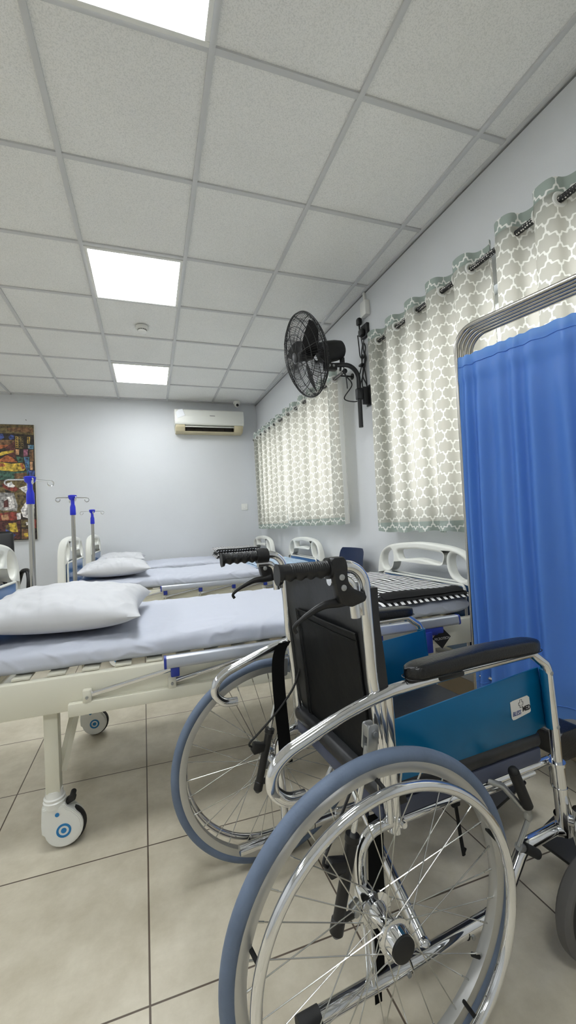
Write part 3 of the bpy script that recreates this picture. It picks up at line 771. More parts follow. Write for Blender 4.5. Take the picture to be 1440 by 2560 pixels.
def pillow(label, c, L, W, T, rz, seed, tilt=0.0):
    b = MB(); n = 80
    def f(u, v, s):
        x, y = 2 * u - 1, 2 * v - 1
        ex = 1 - 0.10 * (1 - abs(y) ** 2.5) * abs(x) ** 6 ; ey = 1 - 0.10 * (1 - abs(x) ** 2.5) * abs(y) ** 6
        h = (max(0, (1 - abs(x) ** 2.4)) * max(0, (1 - abs(y) ** 2.4))) ** 0.5
        px, py = x * L / 2 * ey * ex, y * W / 2 * ex * ey
        wr = (crease((px * 1.6 + 0.4 * py, py * 0.7, s), 6.0, 0.007, seed) + crease((px + 1.2 * py, py - px, s), 7.0, 0.004, seed + 2)) * (0.3 + max(abs(x), abs(y)) ** 2) + noisy((px, py, s), 5, 0.018, seed) + noisy((px * 1.6 + py, py * 2, s), 11, 0.009, seed + 3)
        e = min(1, 6 * (1 - max(abs(x), abs(y))))
        z = s * T / 2 * h * (1.0 if s > 0 else 0.85) + wr * e * (1 if s > 0 else 0.0) + 0.004 * math.sin(9 * px + 5 * py) * (1 - e)
        return (px, py, z)
    b.grid(lambda u, v: f(u, v, 1), n, n); b.grid(lambda u, v: f(u, v, -1), n, n)
    bmesh.ops.remove_doubles(b.bm, verts=b.bm.verts[:], dist=0.0009)
    o = b.build('pillow', M['pillow'], None, 70); o.location = c; o.rotation_euler = (0, tilt, rz)
    return tag(o, label, 'pillow', 'white pillows at the bed heads')

BX0, BX1 = -0.70, 1.50
make_bed('white hospital bed nearest the camera, behind the wheelchair, with the black diamond nameplate', BX0, BX1, 1.56, sign=True, seed=1.3)
make_bed('white hospital bed in the middle, with the pale blue blanket at its foot', BX0 + 0.03, BX1, 3.46, seed=4.7)
make_bed('white hospital bed farthest away, along the far wall under the air conditioner', BX0 + 0.05, 1.405, 4.72, seed=8.1)
pillow('large plump white pillow on the bed nearest the camera', (-0.325, 1.945, 0.745), 0.60, 0.66, 0.17, -0.06, 1.0, 0.03)
pillow('white pillow on the middle bed, with its corner pointing left', (-0.30, 3.86, 0.738), 0.56, 0.66, 0.15, 0.05, 5.0, 0.0)
pillow('flat white pillow on the farthest bed by the far wall', (-0.33, 5.17, 0.735), 0.52, 0.66, 0.14, 0.0, 9.0)

# folded cloths on the bed feet
def folded(name, label, x0, x1, y0, y1, z0, layers, th, mtop, medge, cat, skew=0.0, seed=0.0, hang=0.0):
    t = thing(name, label, cat, ((x0 + x1) / 2, (y0 + y1) / 2, z0)); cx, cy = (x0 + x1) / 2, (y0 + y1) / 2
    for k in range(layers):
        b = MB(); zz = k * th; ins = 0.012 * ((k * 7) % 3)
        w_, h_ = (x1 - x0) / 2 - ins, (y1 - y0) / 2 - ins * 0.8
        def fn(u, v, top):
            x = (2 * u - 1); y = (2 * v - 1)
            e = min(1, 14 * (1 - max(abs(x), abs(y))))
            px = x * w_ + skew * y * h_; py = y * h_
            z = zz + th * (0.5 + (0.5 if top else -0.5) * e ** 0.5) + noisy((px, py, 0), 4, 0.008, seed) * e + abs(noisy((px, py, 0), 7, 0.006, seed))
            if y < -0.93: z -= hang * (-(y + 0.93) / 0.07)
            return (px, py, z)
        b.grid(lambda u, v: fn(u, v, True), 36, 44, mif=lambda u, v: 1 if (v < 0.05 or v > 0.95) else 0); b.grid(lambda u, v: fn(u, v, False), 36, 44)
        bmesh.ops.remove_doubles(b.bm, verts=b.bm.verts[:], dist=0.0002)
        b.build('cloth_layer', [mtop, medge] if k % 2 == layers % 2 or k == layers - 1 else [medge, mtop], t, 60)
    return t
folded('folded_blanket', 'black and white striped folded blanket on the foot of the nearest bed', 0.925, 1.415, 1.585, 2.44, 0.668, 3, 0.013, M['stripe'], M['black_cloth'], 'blanket', -0.05, 2.0, 0.012)
folded('folded_blanket', 'black and white striped folded blanket on the foot of the farthest bed', 0.74, 1.28, 4.92, 5.46, 0.660, 4, 0.029, M['stripe'], M['black_cloth'], 'blanket', 0.04, 6.0)
folded('folded_blanket', 'pale blue fleecy blanket spread on the foot of the middle bed', 0.88, 1.40, 3.56, 4.30, 0.664, 2, 0.012, M['blue_blanket'], M['blue_blanket'], 'blanket', 0.02, 11.0)

# ------------------------------------------------------------------ drip stands on the beds
def iv_pole(label, x, y, ztop, hk, lean=0.0):
    t = thing('iv_pole', label, 'iv pole', (x, y, 0.36), 0, 'drip poles at the bed heads')
    z = ztop - 0.36
    b = MB(); b.cyl((0, 0, 0.02), (0, 0, z - 0.13), 0.0145, 18); b.build('pole', M['chrome_dull'], t)
    b = MB(); b.cyl((0, 0, -0.02), (0, 0, 0.09), 0.021, 16); b.box((0, -0.0, 0.03), (0.05, 0.05, 0.05), 0.006); b.build('socket', M['zinc'], t)
    b = MB(); b.lathe([(z - 0.15, 0.018), (z - 0.145, 0.0205), (z - 0.09, 0.019), (z - 0.07, 0.013), (z - 0.04, 0.013), (z - 0.028, 0.026), (z - 0.004, 0.03), (z, 0.022)], (0, 0, 0), (0, 0, 1), 20)
    b.build('hook_head', M['iv_blue'], t)
    for k in range(4):
        a = hk + k * PI / 2; d = Vector((math.cos(a), math.sin(a), 0)); o = Vector((0, 0, z - 0.018))
        pts = [o + d * 0.02, o + d * 0.095 + Vector((0, 0, -0.003))]
        for j in range(10):
            an = PI / 2 - j * (1.62 * PI) / 9
            pts.append(o + d * (0.098 + 0.015 * math.cos(an)) + Vector((0, 0, -0.018 + 0.015 * math.sin(an))))
        h = MB(); h.tube(pts, 0.0036, 8); h.build('hook', M['chrome'], t)
iv_pole('steel drip pole with blue hook head nearest the camera, in front of the painting', -0.605, 2.53, 1.37, 0.35)
iv_pole('steel drip pole with blue hook head at the head of the middle bed', -0.545, 3.425, 1.34, 0.35)
iv_pole('shortest steel drip pole with blue hook head, at the head of the farthest bed', -0.567, 4.685, 1.292, 0.2)

# ------------------------------------------------------------------ chairs
def navy_chair():
    t = thing('plastic_chair', 'navy blue plastic chair standing against the window wall between two beds', 'chair', (1.275, 2.89, 0), 0.05)
    # seat and back: one moulded shell, sitting towards -x
    b = MB()
    prof = [(-0.22, 0.43), (-0.2, 0.445), (-0.05, 0.44), (0.1, 0.432), (0.155, 0.45), (0.18, 0.5), (0.2, 0.62), (0.215, 0.74), (0.235, 0.825), (0.24, 0.832)]
    P = spline([(x, 0, z) for x, z in prof], 4); n = len(P) - 1
    def fn(u, v):
        p = P[round(u * n)]; s = 2 * v - 1; z = p.z
        w_ = 0.2 if z < 0.5 else 0.2 - 0.02 * (z - 0.5) / 0.33
        if z > 0.79: w_ *= 1 - 0.16 * ((z - 0.79) / 0.045) ** 2.2
        cv = 0.025 * s * s * (1 if z > 0.5 else 0)
        return (p.x - cv, s * w_, z + (0.012 * s * s if z < 0.46 else 0))
    b.grid(fn, n, 20)
    bmesh.ops.solidify(b.bm, geom=b.bm.faces[:], thickness=0.012)
    b.build('shell', M['navy'], t, 60)
    for sx, sy in ((-1, 1), (-1, -1), (1, 1), (1, -1)):
        l = MB(); l.tube([(sx * 0.13, sy * 0.15, 0.44), (sx * 0.2, sy * 0.19, 0.0)], 0.0125, 12); l.build('leg', M['black'], t)
navy_chair()
def office_chair():
    t = thing('office_chair', 'black office chair with loop armrest by the far wall below the painting', 'chair', (-1.47, 4.62, 0), -1.22)
    b = MB(); b.box((0, 0, 0.47), (0.48, 0.48, 0.09), 0.035, seg=4); b.build('seat', M['leather'], t)
    b = MB(); b.box((-0.24, 0, 0.82), (0.09, 0.46, 0.58), 0.035, Matrix.Rotation(-0.12, 3, 'Y'), 4); b.build('backrest', M['leather'], t)
    for s in (-1, 1):
        p = spline([(0.12, s * 0.25, 0.46), (0.2, s * 0.29, 0.52), (0.22, s * 0.3, 0.62), (0.16, s * 0.3, 0.7), (0.0, s * 0.3, 0.71), (-0.17, s * 0.28, 0.68), (-0.22, s * 0.25, 0.56)], 6)
        a = MB(); a.tube(p, 0.022, 12); a.build('armrest', M['black'], t)
    b = MB(); b.cyl((0, 0, 0.1), (0, 0, 0.43), 0.03, 18); b.build('gas_column', M['black'], t)
    for k in range(5):
        a = 2 * PI * k / 5 + 0.3; d = Vector((math.cos(a), math.sin(a), 0))
        l = MB(); l.tube([Vector((0, 0, 0.13)), d * 0.15 + Vector((0, 0, 0.105)), d * 0.29 + Vector((0, 0, 0.07))], [0.03, 0.024, 0.016], 12); lg = l.build('base_leg', M['black'], t)
        c = MB(); q = Vector((-d.y, d.x, 0))
        for s in (-1, 1): c.cyl(d * 0.29 + q * s * 0.006 + Vector((0, 0, 0.03)), d * 0.29 + q * s * 0.024 + Vector((0, 0, 0.03)), 0.03, 20)
        c.build('castor', M['rubber'], lg)
office_chair()

# ------------------------------------------------------------------ curtains and rods
def curtain(label, group, ya, yb, ztop, zbot, nf, amp, seed, flat_end=None, off=0.105, zrod=2.245, uv0=0.0, lining=None):
    t = thing('curtain', label, 'curtain', (xw((ya + yb) / 2) - off, (ya + yb) / 2, zbot), 0, group)
    ox, oy, oz = t.location; nu, nv = nf * 26, 46
    rnd = random.Random(seed); ph = [rnd.uniform(-0.35, 0.35) for _ in range(nf + 2)]; am = [rnd.uniform(0.75, 1.2) for _ in range(nf + 2)]
    def shape(u, v):
        f = u * nf; i = int(min(f, nf - 1e-6)); fr = f - i
        d = ph[i] * (1 - fr) + ph[i + 1] * fr; a = am[i] * (1 - fr) + am[i + 1] * fr
        loose = (1 - v)
        th = 2 * PI * f + d * (0.4 + 0.9 * loose) + 0.35 * loose * math.sin(3.1 * u + seed)
        s = math.sin(th); s = math.copysign(abs(s) ** 0.8, s)
        o = amp * a * s * (0.9 + 0.2 * loose * math.sin(5 * u + seed))
        y = ya + (yb - ya) * u + 0.012 * math.sin(2 * th) + 0.02 * loose * noisy((u * 9, v * 1.5, seed), 1.0, 1.0)
        o += 0.012 * loose * noisy((u * 14, v * 2.0, seed + 4), 1.0, 1.0)
        return y, o
    # arc length at mid height for the pattern
    arc = [0.0]; pv = shape(0, 0.5)
    for i in range(1, nu + 1):
        c = shape(i / nu, 0.5); arc.append(arc[-1] + math.hypot(c[0] - pv[0], c[1] - pv[1])); pv = c
    H = ztop - zbot
    def fn(u, v):
        y, o = shape(u, v); z = zbot + H * v
        if v == 0: z += 0.006 * math.sin(40 * u)
        return (xw(y) - off - o - ox, y - oy, z - oz)
    hem = 0.04 / H; head = 0.085 / H
    def mif(u, v):
        if lining and lining[0] <= u < lining[1]: return 2
        return 1 if (v < hem - 1e-6 or v >= 1 - head) else 0
    b = MB(); b.grid(fn, nu, nv, lambda u, v: (uv0 + arc[round(u * nu)], H * v), mif=mif)
    b.build('cloth', [M['curtain'], M['curtain_hem'], M['curtain_lining']], t, 80, clean=False)
    for k in range(nf * 2):
        u = (k + 0.5 - 0.5) / (nf * 2) + 1e-4
        # where the cloth passes the rod
        best = min((abs(shape(uu, 0.95)[1]), uu) for uu in [u + d_ for d_ in [x * 0.004 for x in range(0, int(0.5 / nf / 0.004) + 1)]] if uu <= 1)
        uu = best[1]; y, o = shape(uu, 0.95); y2, o2 = shape(min(1, uu + 0.004), 0.95)
        tg = Vector((-(o2 - o), (y2 - y), 0)).normalized(); nrm = Vector((tg.y, -tg.x, 0))
        e = MB(); e.torus((xw(y) - off - o - ox, y - oy, zrod - oz), nrm, 0.0245, 0.0065, 24, 8, 0.6); e.build('eyelet', M['white_gloss'], t)
    return t
curtain('patterned curtain panel on the near window, between the wall fan and the meeting gap', 'near window curtains', 2.48, 1.47, 2.325, 0.962, 5, 0.042, 3)
curtain('patterned curtain panel on the near window, above and behind the blue screen', 'near window curtains', 1.41, 0.25, 2.335, 0.962, 6, 0.045, 8, uv0=0.05)
curtain('patterned curtain panel on the far window, at the corner by the far wall', 'far window curtains', 5.40, 4.32, 2.29, 0.995, 6, 0.034, 5, zrod=2.215)
curtain('patterned curtain panel on the far window, behind the wall fan with a plain turned edge', 'far window curtains', 4.25, 2.93, 2.29, 1.02, 6, 0.036, 12, zrod=2.215, lining=(0.93, 1.01))
def curtain_rod(label, y0, y1, z, off=0.105):
    t = thing('curtain_rod', label, 'curtain rod', (xw((y0 + y1) / 2) - off, (y0 + y1) / 2, z)); ox, oy, oz = t.location
    b = MB(); b.tube([(xw(y) - off - ox, y - oy, 0) for y in (y0, y1)], 0.0135, 16); b.build('rod', M['rod'], t)
    for y in (y0, y1):
        f = MB(); f.sphere((xw(y) - off - ox, y - oy, 0), 0.02, seg=16); f.build('finial', M['black'], t)
    for y in (y0 + 0.07, y1 - 0.07):
        k = MB(); k.tube([(xw(y) - off - ox, y - oy, -0.012), (xw(y) - 0.002 - ox, y - oy, -0.012)], 0.007, 10); k.cyl((xw(y) - 0.006 - ox, y - oy, -0.012), (xw(y) - ox, y - oy, -0.012), 0.025, 18); k.build('bracket', M['black'], t)
curtain_rod('black dotted curtain rod through the eyelets over the near window', 0.1, 2.47, 2.245)
curtain_rod('black dotted curtain rod over the far window, ending beside the wall fan', 2.86, 5.46, 2.215)

# ------------------------------------------------------------------ wall fan with plug and cable
def wall_fan():
    yf = 2.70; xp = 1.512; t = thing('wall_fan', 'black wall fan with wire guard on a bent pole between the two windows', 'fan', (xp, yf, 1.735))
    O = Vector((xp, yf, 1.735))
    def L(x, y, z): return Vector((x, y, z)) - O
    b = MB(); b.box(L(xw(yf) - 0.006, yf, 1.975), (0.012, 0.06, 0.155), 0.004); b.box(L(xw(yf) - 0.03, yf, 1.975), (0.05, 0.03, 0.13), 0.004); b.box(L(xp, yf, 1.985), (0.046, 0.046, 0.085), 0.008); b.build('wall_bracket', M['fanblack'], t)
    b = MB(); b.tube(fillet([L(xp, yf, 1.735), L(xp, yf, 2.205), L(1.29, yf, 2.185)], 0.13, 14), 0.0165, 16); b.build('pole', M['fanblack'], t)
    ax = Vector((-0.962, -0.06, -0.262)).normalized()
    cen = Vector((1.097, yf, 2.237))           # guard centre
    side = Vector((0, 0, 1)).cross(ax).normalized(); upv = ax.cross(side)
    mc = cen - ax * 0.20
    b = MB(); b.box(L(1.285, yf, 2.17), (0.1, 0.045, 0.05), 0.008); b.box(L(1.262, yf, 2.20), (0.05, 0.05, 0.06), 0.008, Matrix.Rotation(0.25, 3, 'Y')); b.build('tilt_joint', M['fanblack'], t)
    b = MB(); b.cyl(L(1.30, yf - 0.024, 2.172), L(1.30, yf - 0.032, 2.172), 0.009, 14); b.cyl(L(1.268, yf - 0.024, 2.172), L(1.268, yf - 0.032, 2.172), 0.009, 14); split_build(b, 'bolt', M['zinc'], t)
    b = MB(); b.lathe([(-0.115, 0.03), (-0.112, 0.05), (-0.1, 0.064), (-0.05, 0.074), (0.03, 0.078), (0.07, 0.074), (0.085, 0.05), (0.1, 0.03)], mc - O, ax, 36); b.build('motor_housing', M['fanblack'], t)
    b = MB(); b.tube([mc - O - ax * 0.09 - upv * 0.05, L(1.365, yf, 2.15)], 0.008, 8); b.box(mc - O - ax * 0.085 - upv * 0.085, (0.03, 0.03, 0.05), 0.004); b.build('oscillation_link', M['fanblack'], t)
    # guard: two domes of wire
    g = MB(); Rg = 0.289; n = 88
    def wire(front, a, r0=0.045):
        d = side * math.cos(a) + upv * math.sin(a); pts = []
        for k in range(9):
            r = r0 + (Rg - r0) * k / 8
            h = 0.088 * (1 - (r / Rg) ** 3.2) ** 0.8
            pts.append(cen - O + d * r + ax * (h if front else -h))
        return pts
    for k in range(n):
        a = 2 * PI * k / n
        g.tube(wire(True, a), 0.0011, 4, cap=False); g.tube(wire(False, a + PI / n), 0.0011, 4, cap=False)
    for k in range(8):
        a = 2 * PI * k / 8; g.tube(wire(True, a), 0.0026, 5, cap=False); g.tube(wire(False, a), 0.0026, 5, cap=False)
    for front in (1, -1):
        for r in (0.045, 0.1, 0.15, 0.2, 0.25, 0.28):
            h = 0.088 * (1 - (r / Rg) ** 3.2) ** 0.8; g.torus(cen - O + ax * (front * h), ax, r, 0.0022 if r in (0.15, 0.2) else 0.0015, 64, 5)
    g.torus(cen - O, ax, Rg, 0.0042, 80, 8); g.torus(cen - O + ax * 0.012, ax, Rg - 0.003, 0.003, 80, 6)
    g.build('guard', M['fanblack'], t)
    b = MB(); b.lathe([(0.082, 0.036), (0.09, 0.034), (0.094, 0.02)], cen - O, ax, 28); b.build('badge', M['fanblack'], t)
    b = MB(); b.lathe([(-0.05, 0.035), (0.045, 0.035), (0.058, 0.02)], cen - O, ax, 24); b.build('hub', M['fanblack'], t)
    for k in range(3):
        a0 = 2 * PI * k / 3 - PI / 2 - 0.3
        bl = MB()
        def fb(u, v, a0=a0):
            r = 0.03 + 0.235 * u; wd = 0.045 + 0.10 * math.sin(PI * min(1, u * 0.8 + 0.12)) * (1 - 0.35 * u ** 3)
            a = a0 + (v - 0.5) * wd / max(r, 0.07) + 0.35 * u
            h = (v - 0.5) * 0.055 * (1 - 0.4 * u)
            return cen - O + (side * math.cos(a) + upv * math.sin(a)) * r + ax * h
        bl.grid(fb, 14, 8); bmesh.ops.solidify(bl.bm, geom=bl.bm.faces[:], thickness=0.002); bl.build('blade', M['fanblack'], t, 60)
    # cable: bundle hanging from the socket, down to the pole
    def wp(y, z, o=0.02): return Vector((xw(y + 0.085) - o, y + 0.085, z)) - O
    c = MB()
    c.tube(spline([wp(2.62, 2.40), wp(2.63, 2.33), wp(2.6, 2.25), wp(2.66, 2.15), wp(2.61, 2.05), wp(2.655, 2.02), wp(2.67, 2.1), wp(2.64, 2.22)], 8), 0.0045, 8)
    c.tube(spline([wp(2.7, 2.47), wp(2.69, 2.38), wp(2.68, 2.3), wp(2.64, 2.27), wp(2.6, 2.33), wp(2.63, 2.38), wp(2.66, 2.3), wp(2.65, 2.2), wp(2.62, 2.2), wp(2.61, 2.3)], 8), 0.0045, 8)
    c.tube(spline([wp(2.61, 2.3), wp(2.64, 2.18), wp(2.69, 2.1), wp(2.74, 2.06), wp(2.73, 2.13), wp(2.68, 2.2), wp(2.64, 2.3)], 8), 0.0045, 8)
    c.tube(spline([wp(2.63, 2.2), wp(2.61, 2.05), wp(2.65, 1.98), wp(2.72, 1.96, 0.06), wp(2.78, 2.0, 0.12), L(1.47, yf + 0.03, 2.06), L(1.42, yf + 0.02, 2.12), L(1.38, yf, 2.15)], 8), 0.0045, 8)
    c.tube(spline([mc - O - ax * 0.1 - upv * 0.06, L(1.39, yf, 2.2), L(1.41, yf, 2.1), L(1.415, yf, 2.02)], 8), 0.004, 8)
    c.box(wp(2.65, 2.22, 0.03), (0.03, 0.05, 0.016), 0.004); c.build('cable', M['black'], t)
    wp0 = wp
    def wp(y, z, o=0.02): return wp0(y - 0.075, z, o)
    p = MB(); p.box(wp(2.73, 2.555, 0.03), (0.035, 0.045, 0.055), 0.012); p.tube([wp(2.73, 2.53, 0.03), wp(2.725, 2.49, 0.03)], 0.007, 10); p.tube(spline([wp(2.725, 2.49, 0.03), wp(2.72, 2.4, 0.02), wp(2.7, 2.3, 0.02)], 8), 0.004, 8)
    p.build('plug', M['black'], t)
wall_fan()
t = thing('wall_socket', 'black wall socket with plug high beside the wall fan', 'socket', (xw(2.69), 2.69, 2.462), WA)
b = MB(); b.box((-0.012, 0, 0), (0.024, 0.085, 0.1), 0.004); b.build('plate', M['black'], t)
b = MB(); b.box((-0.04, 0.01, -0.012), (0.034, 0.05, 0.05), 0.01); b.build('plug', M['black'], t)
t = thing('cable_box', 'small white cable box and trunking on the wall above the black socket', 'cable box', (xw(2.665), 2.665, 2.627), WA)
b = MB(); b.box((-0.02, 0, -0.01), (0.04, 0.075, 0.11), 0.004); b.build('box', M['white_gloss'], t)
b = MB(); b.box((-0.008, 0.02, 0.085), (0.016, 0.018, 0.084), 0.002); b.build('trunking', M['white_gloss'], t)

# ------------------------------------------------------------------ folding screen (folded up) with blue cloth
def ward_screen():
    p0 = Vector((1.19, 1.325, 0)); dirn = Vector((0.115, -0.395, 0)).normalized(); nrm = Vector((-dirn.y, dirn.x, 0))   # nrm points to the window
    if nrm.x < 0: nrm = -nrm
    W = 0.60; Ht = 1.785; ang = math.atan2(dirn.y, dirn.x)
    t = thing('ward_screen', 'folded steel ward screen with bright blue curtain beside the wheelchair', 'screen', p0, ang)
    # local: x along the panel, y = towards ... ; z up
    sy = 1 if (Matrix.Rotation(ang, 3, 'Z') @ Vector((0, 1, 0))).dot(nrm) > 0 else -1
    r = 0.0098
    for k in range(5):
        y = sy * 0.0265 * k
        b = MB(); b.tube(fillet([(0, y, 0.09), (0, y, Ht), (W, y, Ht), (W, y, 0.09)], 0.075, 10), r, 14); b.tube([(0, y, 0.42), (W, y, 0.42)], 0.008, 10)
        b.tube([(0, y, Ht - 0.135), (W, y, Ht - 0.135)], 0.004, 10)
        fr = b.build('panel_frame', M['chrome_dull'], t)
        for x in (0, W):
            c = MB(); c.cyl((x, y, 0.06), (x, y, 0.095), 0.015, 14); c.box((x, y, 0.05), (0.035, 0.026, 0.03), 0.004)
            for s in (-1, 1): c.cyl((x - 0.012, y + s * 0.006, 0.025), (x - 0.012, y + s * 0.013, 0.025), 0.025, 20)
            c.build('caster', M['rubber'], fr)
        # gathered cloth of this panel
        def fc(u, v, k=k, y=y):
            z0, z1 = 0.365, Ht - (0.114 if k == 0 else 0.126)
            gather = 0.3 + 0.7 * min(1, (1 - v) * 3.0 + 0.1)
            f = 9.5 if k == 0 else 7
            wob = u + 0.03 * math.sin(6 * u + k) + 0.02 * math.sin(17 * u + 2 * k) + 0.012 * (1 - v) * math.sin(9 * u)
            a = 0.0155 if k == 0 else 0.010
            d = a * math.sin(2 * PI * f * wob + 0.8 * (1 - v) * math.sin(4 * u)) * gather * (0.8 + 0.5 * noise.noise(Vector((u * 5, v * 1.2, k))))
            d += 0.008 * noise.noise(Vector((u * 6 + 3, v * 3.0, k + 2.0)))
            if v > 0.965: d *= 1 - 0.5 * (v - 0.965) / 0.035
            z = z0 + (z1 - z0) * v
            if v > 0.93 and k == 0: z += 0.0022 * math.sin(2 * PI * f * 1.5 * wob) * (v - 0.93) / 0.07
            if v < 0.02: z += 0.006 * math.sin(2 * PI * f * wob)
            if k > 0: d = max(-0.011, min(0.011, d * 0.6))
            else:
                d = -sy * (0.008 + 0.020 * min(1, (1 - v) * 6)) * 0.7 + d
                if v > 0.93: d = d * (1 - 0.4 * (v - 0.93) / 0.07) - sy * 0.007
                d = min(0.006, d * sy) * sy
            return (0.012 + (W - 0.024) * u, y + d, z)
        cl = MB(); cl.grid(fc, 200, 60); cl = cl.build('curtain_cloth', M['screen'], fr, 80)
        if k == 0:
            h = MB()
            for zz in (0.405, Ht - 0.158):
                v = (zz - 0.365) / (Ht - 0.118 - 0.365); pts = [Vector(fc(i / 160, v)) + Vector((0, -sy * 0.0015, 0)) for i in range(161)]
                h.tube(pts, 0.0012, 5)
            split_build(h, 'stitching', M['screen'], cl)
    b = MB()
    for x in (0, W):
        for z in (0.35, 1.5):
            b.box((x, sy * 0.053, z), (0.012, 0.11, 0.02), 0.003)
    split_build(b, 'hinge_strap', M['zinc'], t)
ward_screen()

# ------------------------------------------------------------------ wheelchair
TH = 0.073
def wheelchair():
    A = Vector((0.336, 1.289, 0)); uvec = Vector((math.cos(TH), math.sin(TH), 0)); vvec = Vector((math.sin(TH), -math.cos(TH), 0))
    t = thing('wheelchair', 'chrome folding wheelchair with black vinyl seat and teal side panels in the foreground', 'wheelchair', A + vvec * 0.3015, TH)
    ZW = 0.31
    def wheel(s):
        w0 = s * 0.3015; c = (0, w0, ZW); ax = (0, s, 0)
        b = MB(); b.lathe([(-0.0105, 0.2885), (-0.012, 0.281), (-0.0105, 0.268), (-0.005, 0.266), (0.005, 0.266), (0.0105, 0.268), (0.012, 0.281), (0.0105, 0.2885), (0.004, 0.285), (-0.004, 0.285)], c, ax, 96, close=True)
        wh = b.build('drive_wheel', M['rim'], t)
        b = MB(); prof = []
        for i in range(14):
            a = 2 * PI * i / 14; prof.append((0.0145 * math.sin(a), 0.2965 + 0.0135 * math.cos(a)))
        b.lathe(prof, c, ax, 110, close=True); b.build('tyre', M['tyre'], wh)
        b = MB(); R_ = 0.264; b.torus((0, w0 + s * 0.046, ZW), ax, R_, 0.0095, 110, 14); hr = b.build('hand_rim', M['chrome'], wh)
        b = MB()
        for k in range(5):
            a = 2 * PI * k / 5 + 0.35 + (0.3 if s > 0 else 0)
            d = Vector((math.cos(a), 0, math.sin(a))); b.tube([Vector(c) + d * 0.268 + Vector((0, s * 0.006, 0)), Vector(c) + d * 0.262 + Vector((0, s * 0.042, 0))], 0.004, 8)
        split_build(b, 'standoff', M['rubber'], wh)
        b = MB(); b.lathe([(-0.045, 0.013), (-0.036, 0.016), (-0.034, 0.032), (-0.028, 0.032), (-0.026, 0.02), (-0.008, 0.016), (0.008, 0.016), (0.022, 0.02), (0.024, 0.032), (0.03, 0.032), (0.032, 0.026), (0.05, 0.024)], c, ax, 32); b.build('hub', M['chrome'], wh)
        b = MB(); b.lathe([(0.049, 0.0215), (0.053, 0.022), (0.055, 0.018)], c, ax, 28); b.build('hub_cap', M['rubber'], wh)
        n = 32
        for k in range(n):
            fl = 1 if k % 2 else -1; pr_ = 1 if (k // 2) % 2 else -1
            a = 2 * PI * k / n; ah = a + pr_ * 0.95
            pr0 = Vector(c) + Vector((math.cos(ah) * 0.029, s * (0.027 if fl > 0 else -0.031), math.sin(ah) * 0.029))
            pr1 = Vector(c) + Vector((math.cos(a) * 0.268, s * 0.002 * fl, math.sin(a) * 0.268))
            sp = MB(); sp.tube([pr0, pr1], 0.00115, 5); dv = (pr1 - pr0).normalized(); sp.tube([pr1 - dv * 0.02, pr1], 0.0019, 6); sp.build('spoke', M['spoke'], wh)
        b = MB(); a = -0.62; d = Vector((math.cos(a), 0, math.sin(a))); b.tube([Vector(c) + d * 0.268, Vector(c) + d * 0.245], 0.0042, 8); b.build('valve', M['rubber'], wh)
    for s in (-1, 1):
        W_ = s * 0.225
        def P(u, z, w=None): return Vector((u, W_ if w is None else s * w, z))
        wheel(s)
        # push handle: two bent tubes welded together
        b = MB(); b.tube(fillet([P(0.078, 0.405), P(0.05, 0.72), P(0.041, 0.957), P(-0.05, 0.957)], [0.3, 0.062], 10), 0.0122, 16); bc = b.build('back_post', M['chrome'], t)
        b = MB(); b.tube(fillet([P(0.018, 0.850), P(0.012, 0.931), P(-0.04, 0.931)], 0.04, 8), 0.0105, 14); b.box(P(0.030, 0.872), (0.012, 0.006, 0.04), 0.002); b.build('handle_tube', M['chrome'], bc)
        b = MB(); b.tube([P(0.02, 0.889), P(0.052, 0.905)], 0.0045, 8); b.build('cable_stop', M['white_gloss'], bc)
        # ribbed grip with finger hollows
        g = MB(); n, m_ = 84, 22
        def gr(i, k):
            u = -0.151 + 0.118 * i / n; a = 2 * PI * k / m_; r = 0.0168
            f = i / n
            if f < 0.08: r += 0.0025 * (1 - f / 0.08)
            if 0.2 < f < 0.97: r += 0.0007 * math.sin(2 * PI * (f - 0.2) * 26) * max(0, math.sin(a)) ** 0.5 if math.sin(a) > 0 else 0
            dz = 0
            if math.sin(a) < -0.2 and 0.08 < f: dz = 0.0022 * math.cos(2 * PI * (f - 0.12) * 5.2) + 0.0012
            if math.sin(a) < -0.2 and f <= 0.08: dz = -0.004
            return P(u, 0.9545 + r * math.sin(a) + dz, 0.225 + r * math.cos(a) * 0.95)
        vs = [[g.bm.verts.new(gr(i, k)) for k in range(m_)] for i in range(n + 1)]
        for i in range(n):
            for k in range(m_): g.bm.faces.new((vs[i][k], vs[i][(k + 1) % m_], vs[i + 1][(k + 1) % m_], vs[i + 1][k]))
        g.bm.faces.new(vs[0][::-1]); g.bm.faces.new(vs[n]); g.build('hand_grip', M['black'], t, 50)
        # attendant brake: mount and lever
        m1 = MB(); poly = [(-0.043, 0.972), (-0.036, 0.978), (-0.014, 0.978), (-0.008, 0.97), (-0.006, 0.93), (0.002, 0.914), (0.03, 0.902), (0.036, 0.893), (0.03, 0.884), (0.0, 0.876), (-0.024, 0.884), (-0.03, 0.9), (-0.036, 0.93)]
        m1.prism(poly, P(0, 0, 0.225 + 0.008), (1, 0, 0), (0, 0, 1), 0.026, 0.004); m1.cyl(P(-0.044, 0.9555), P(-0.008, 0.9555), 0.0215, 18); bm_ = m1.build('brake_mount', M['black'], t)
        l = MB(); l.tube(spline([P(0.0, 0.888), P(-0.022, 0.885), P(-0.05, 0.884), (P(-0.075, 0.876)), P(-0.1, 0.864), P(-0.117, 0.853), P(-0.1205, 0.846), P(-0.116, 0.838)], 5), lambda f: 0.012 - 0.0078 * min(1, f * 1.6), 12, flat=0.8); l.build('brake_lever', M['black'], bm_)
        bt = MB()
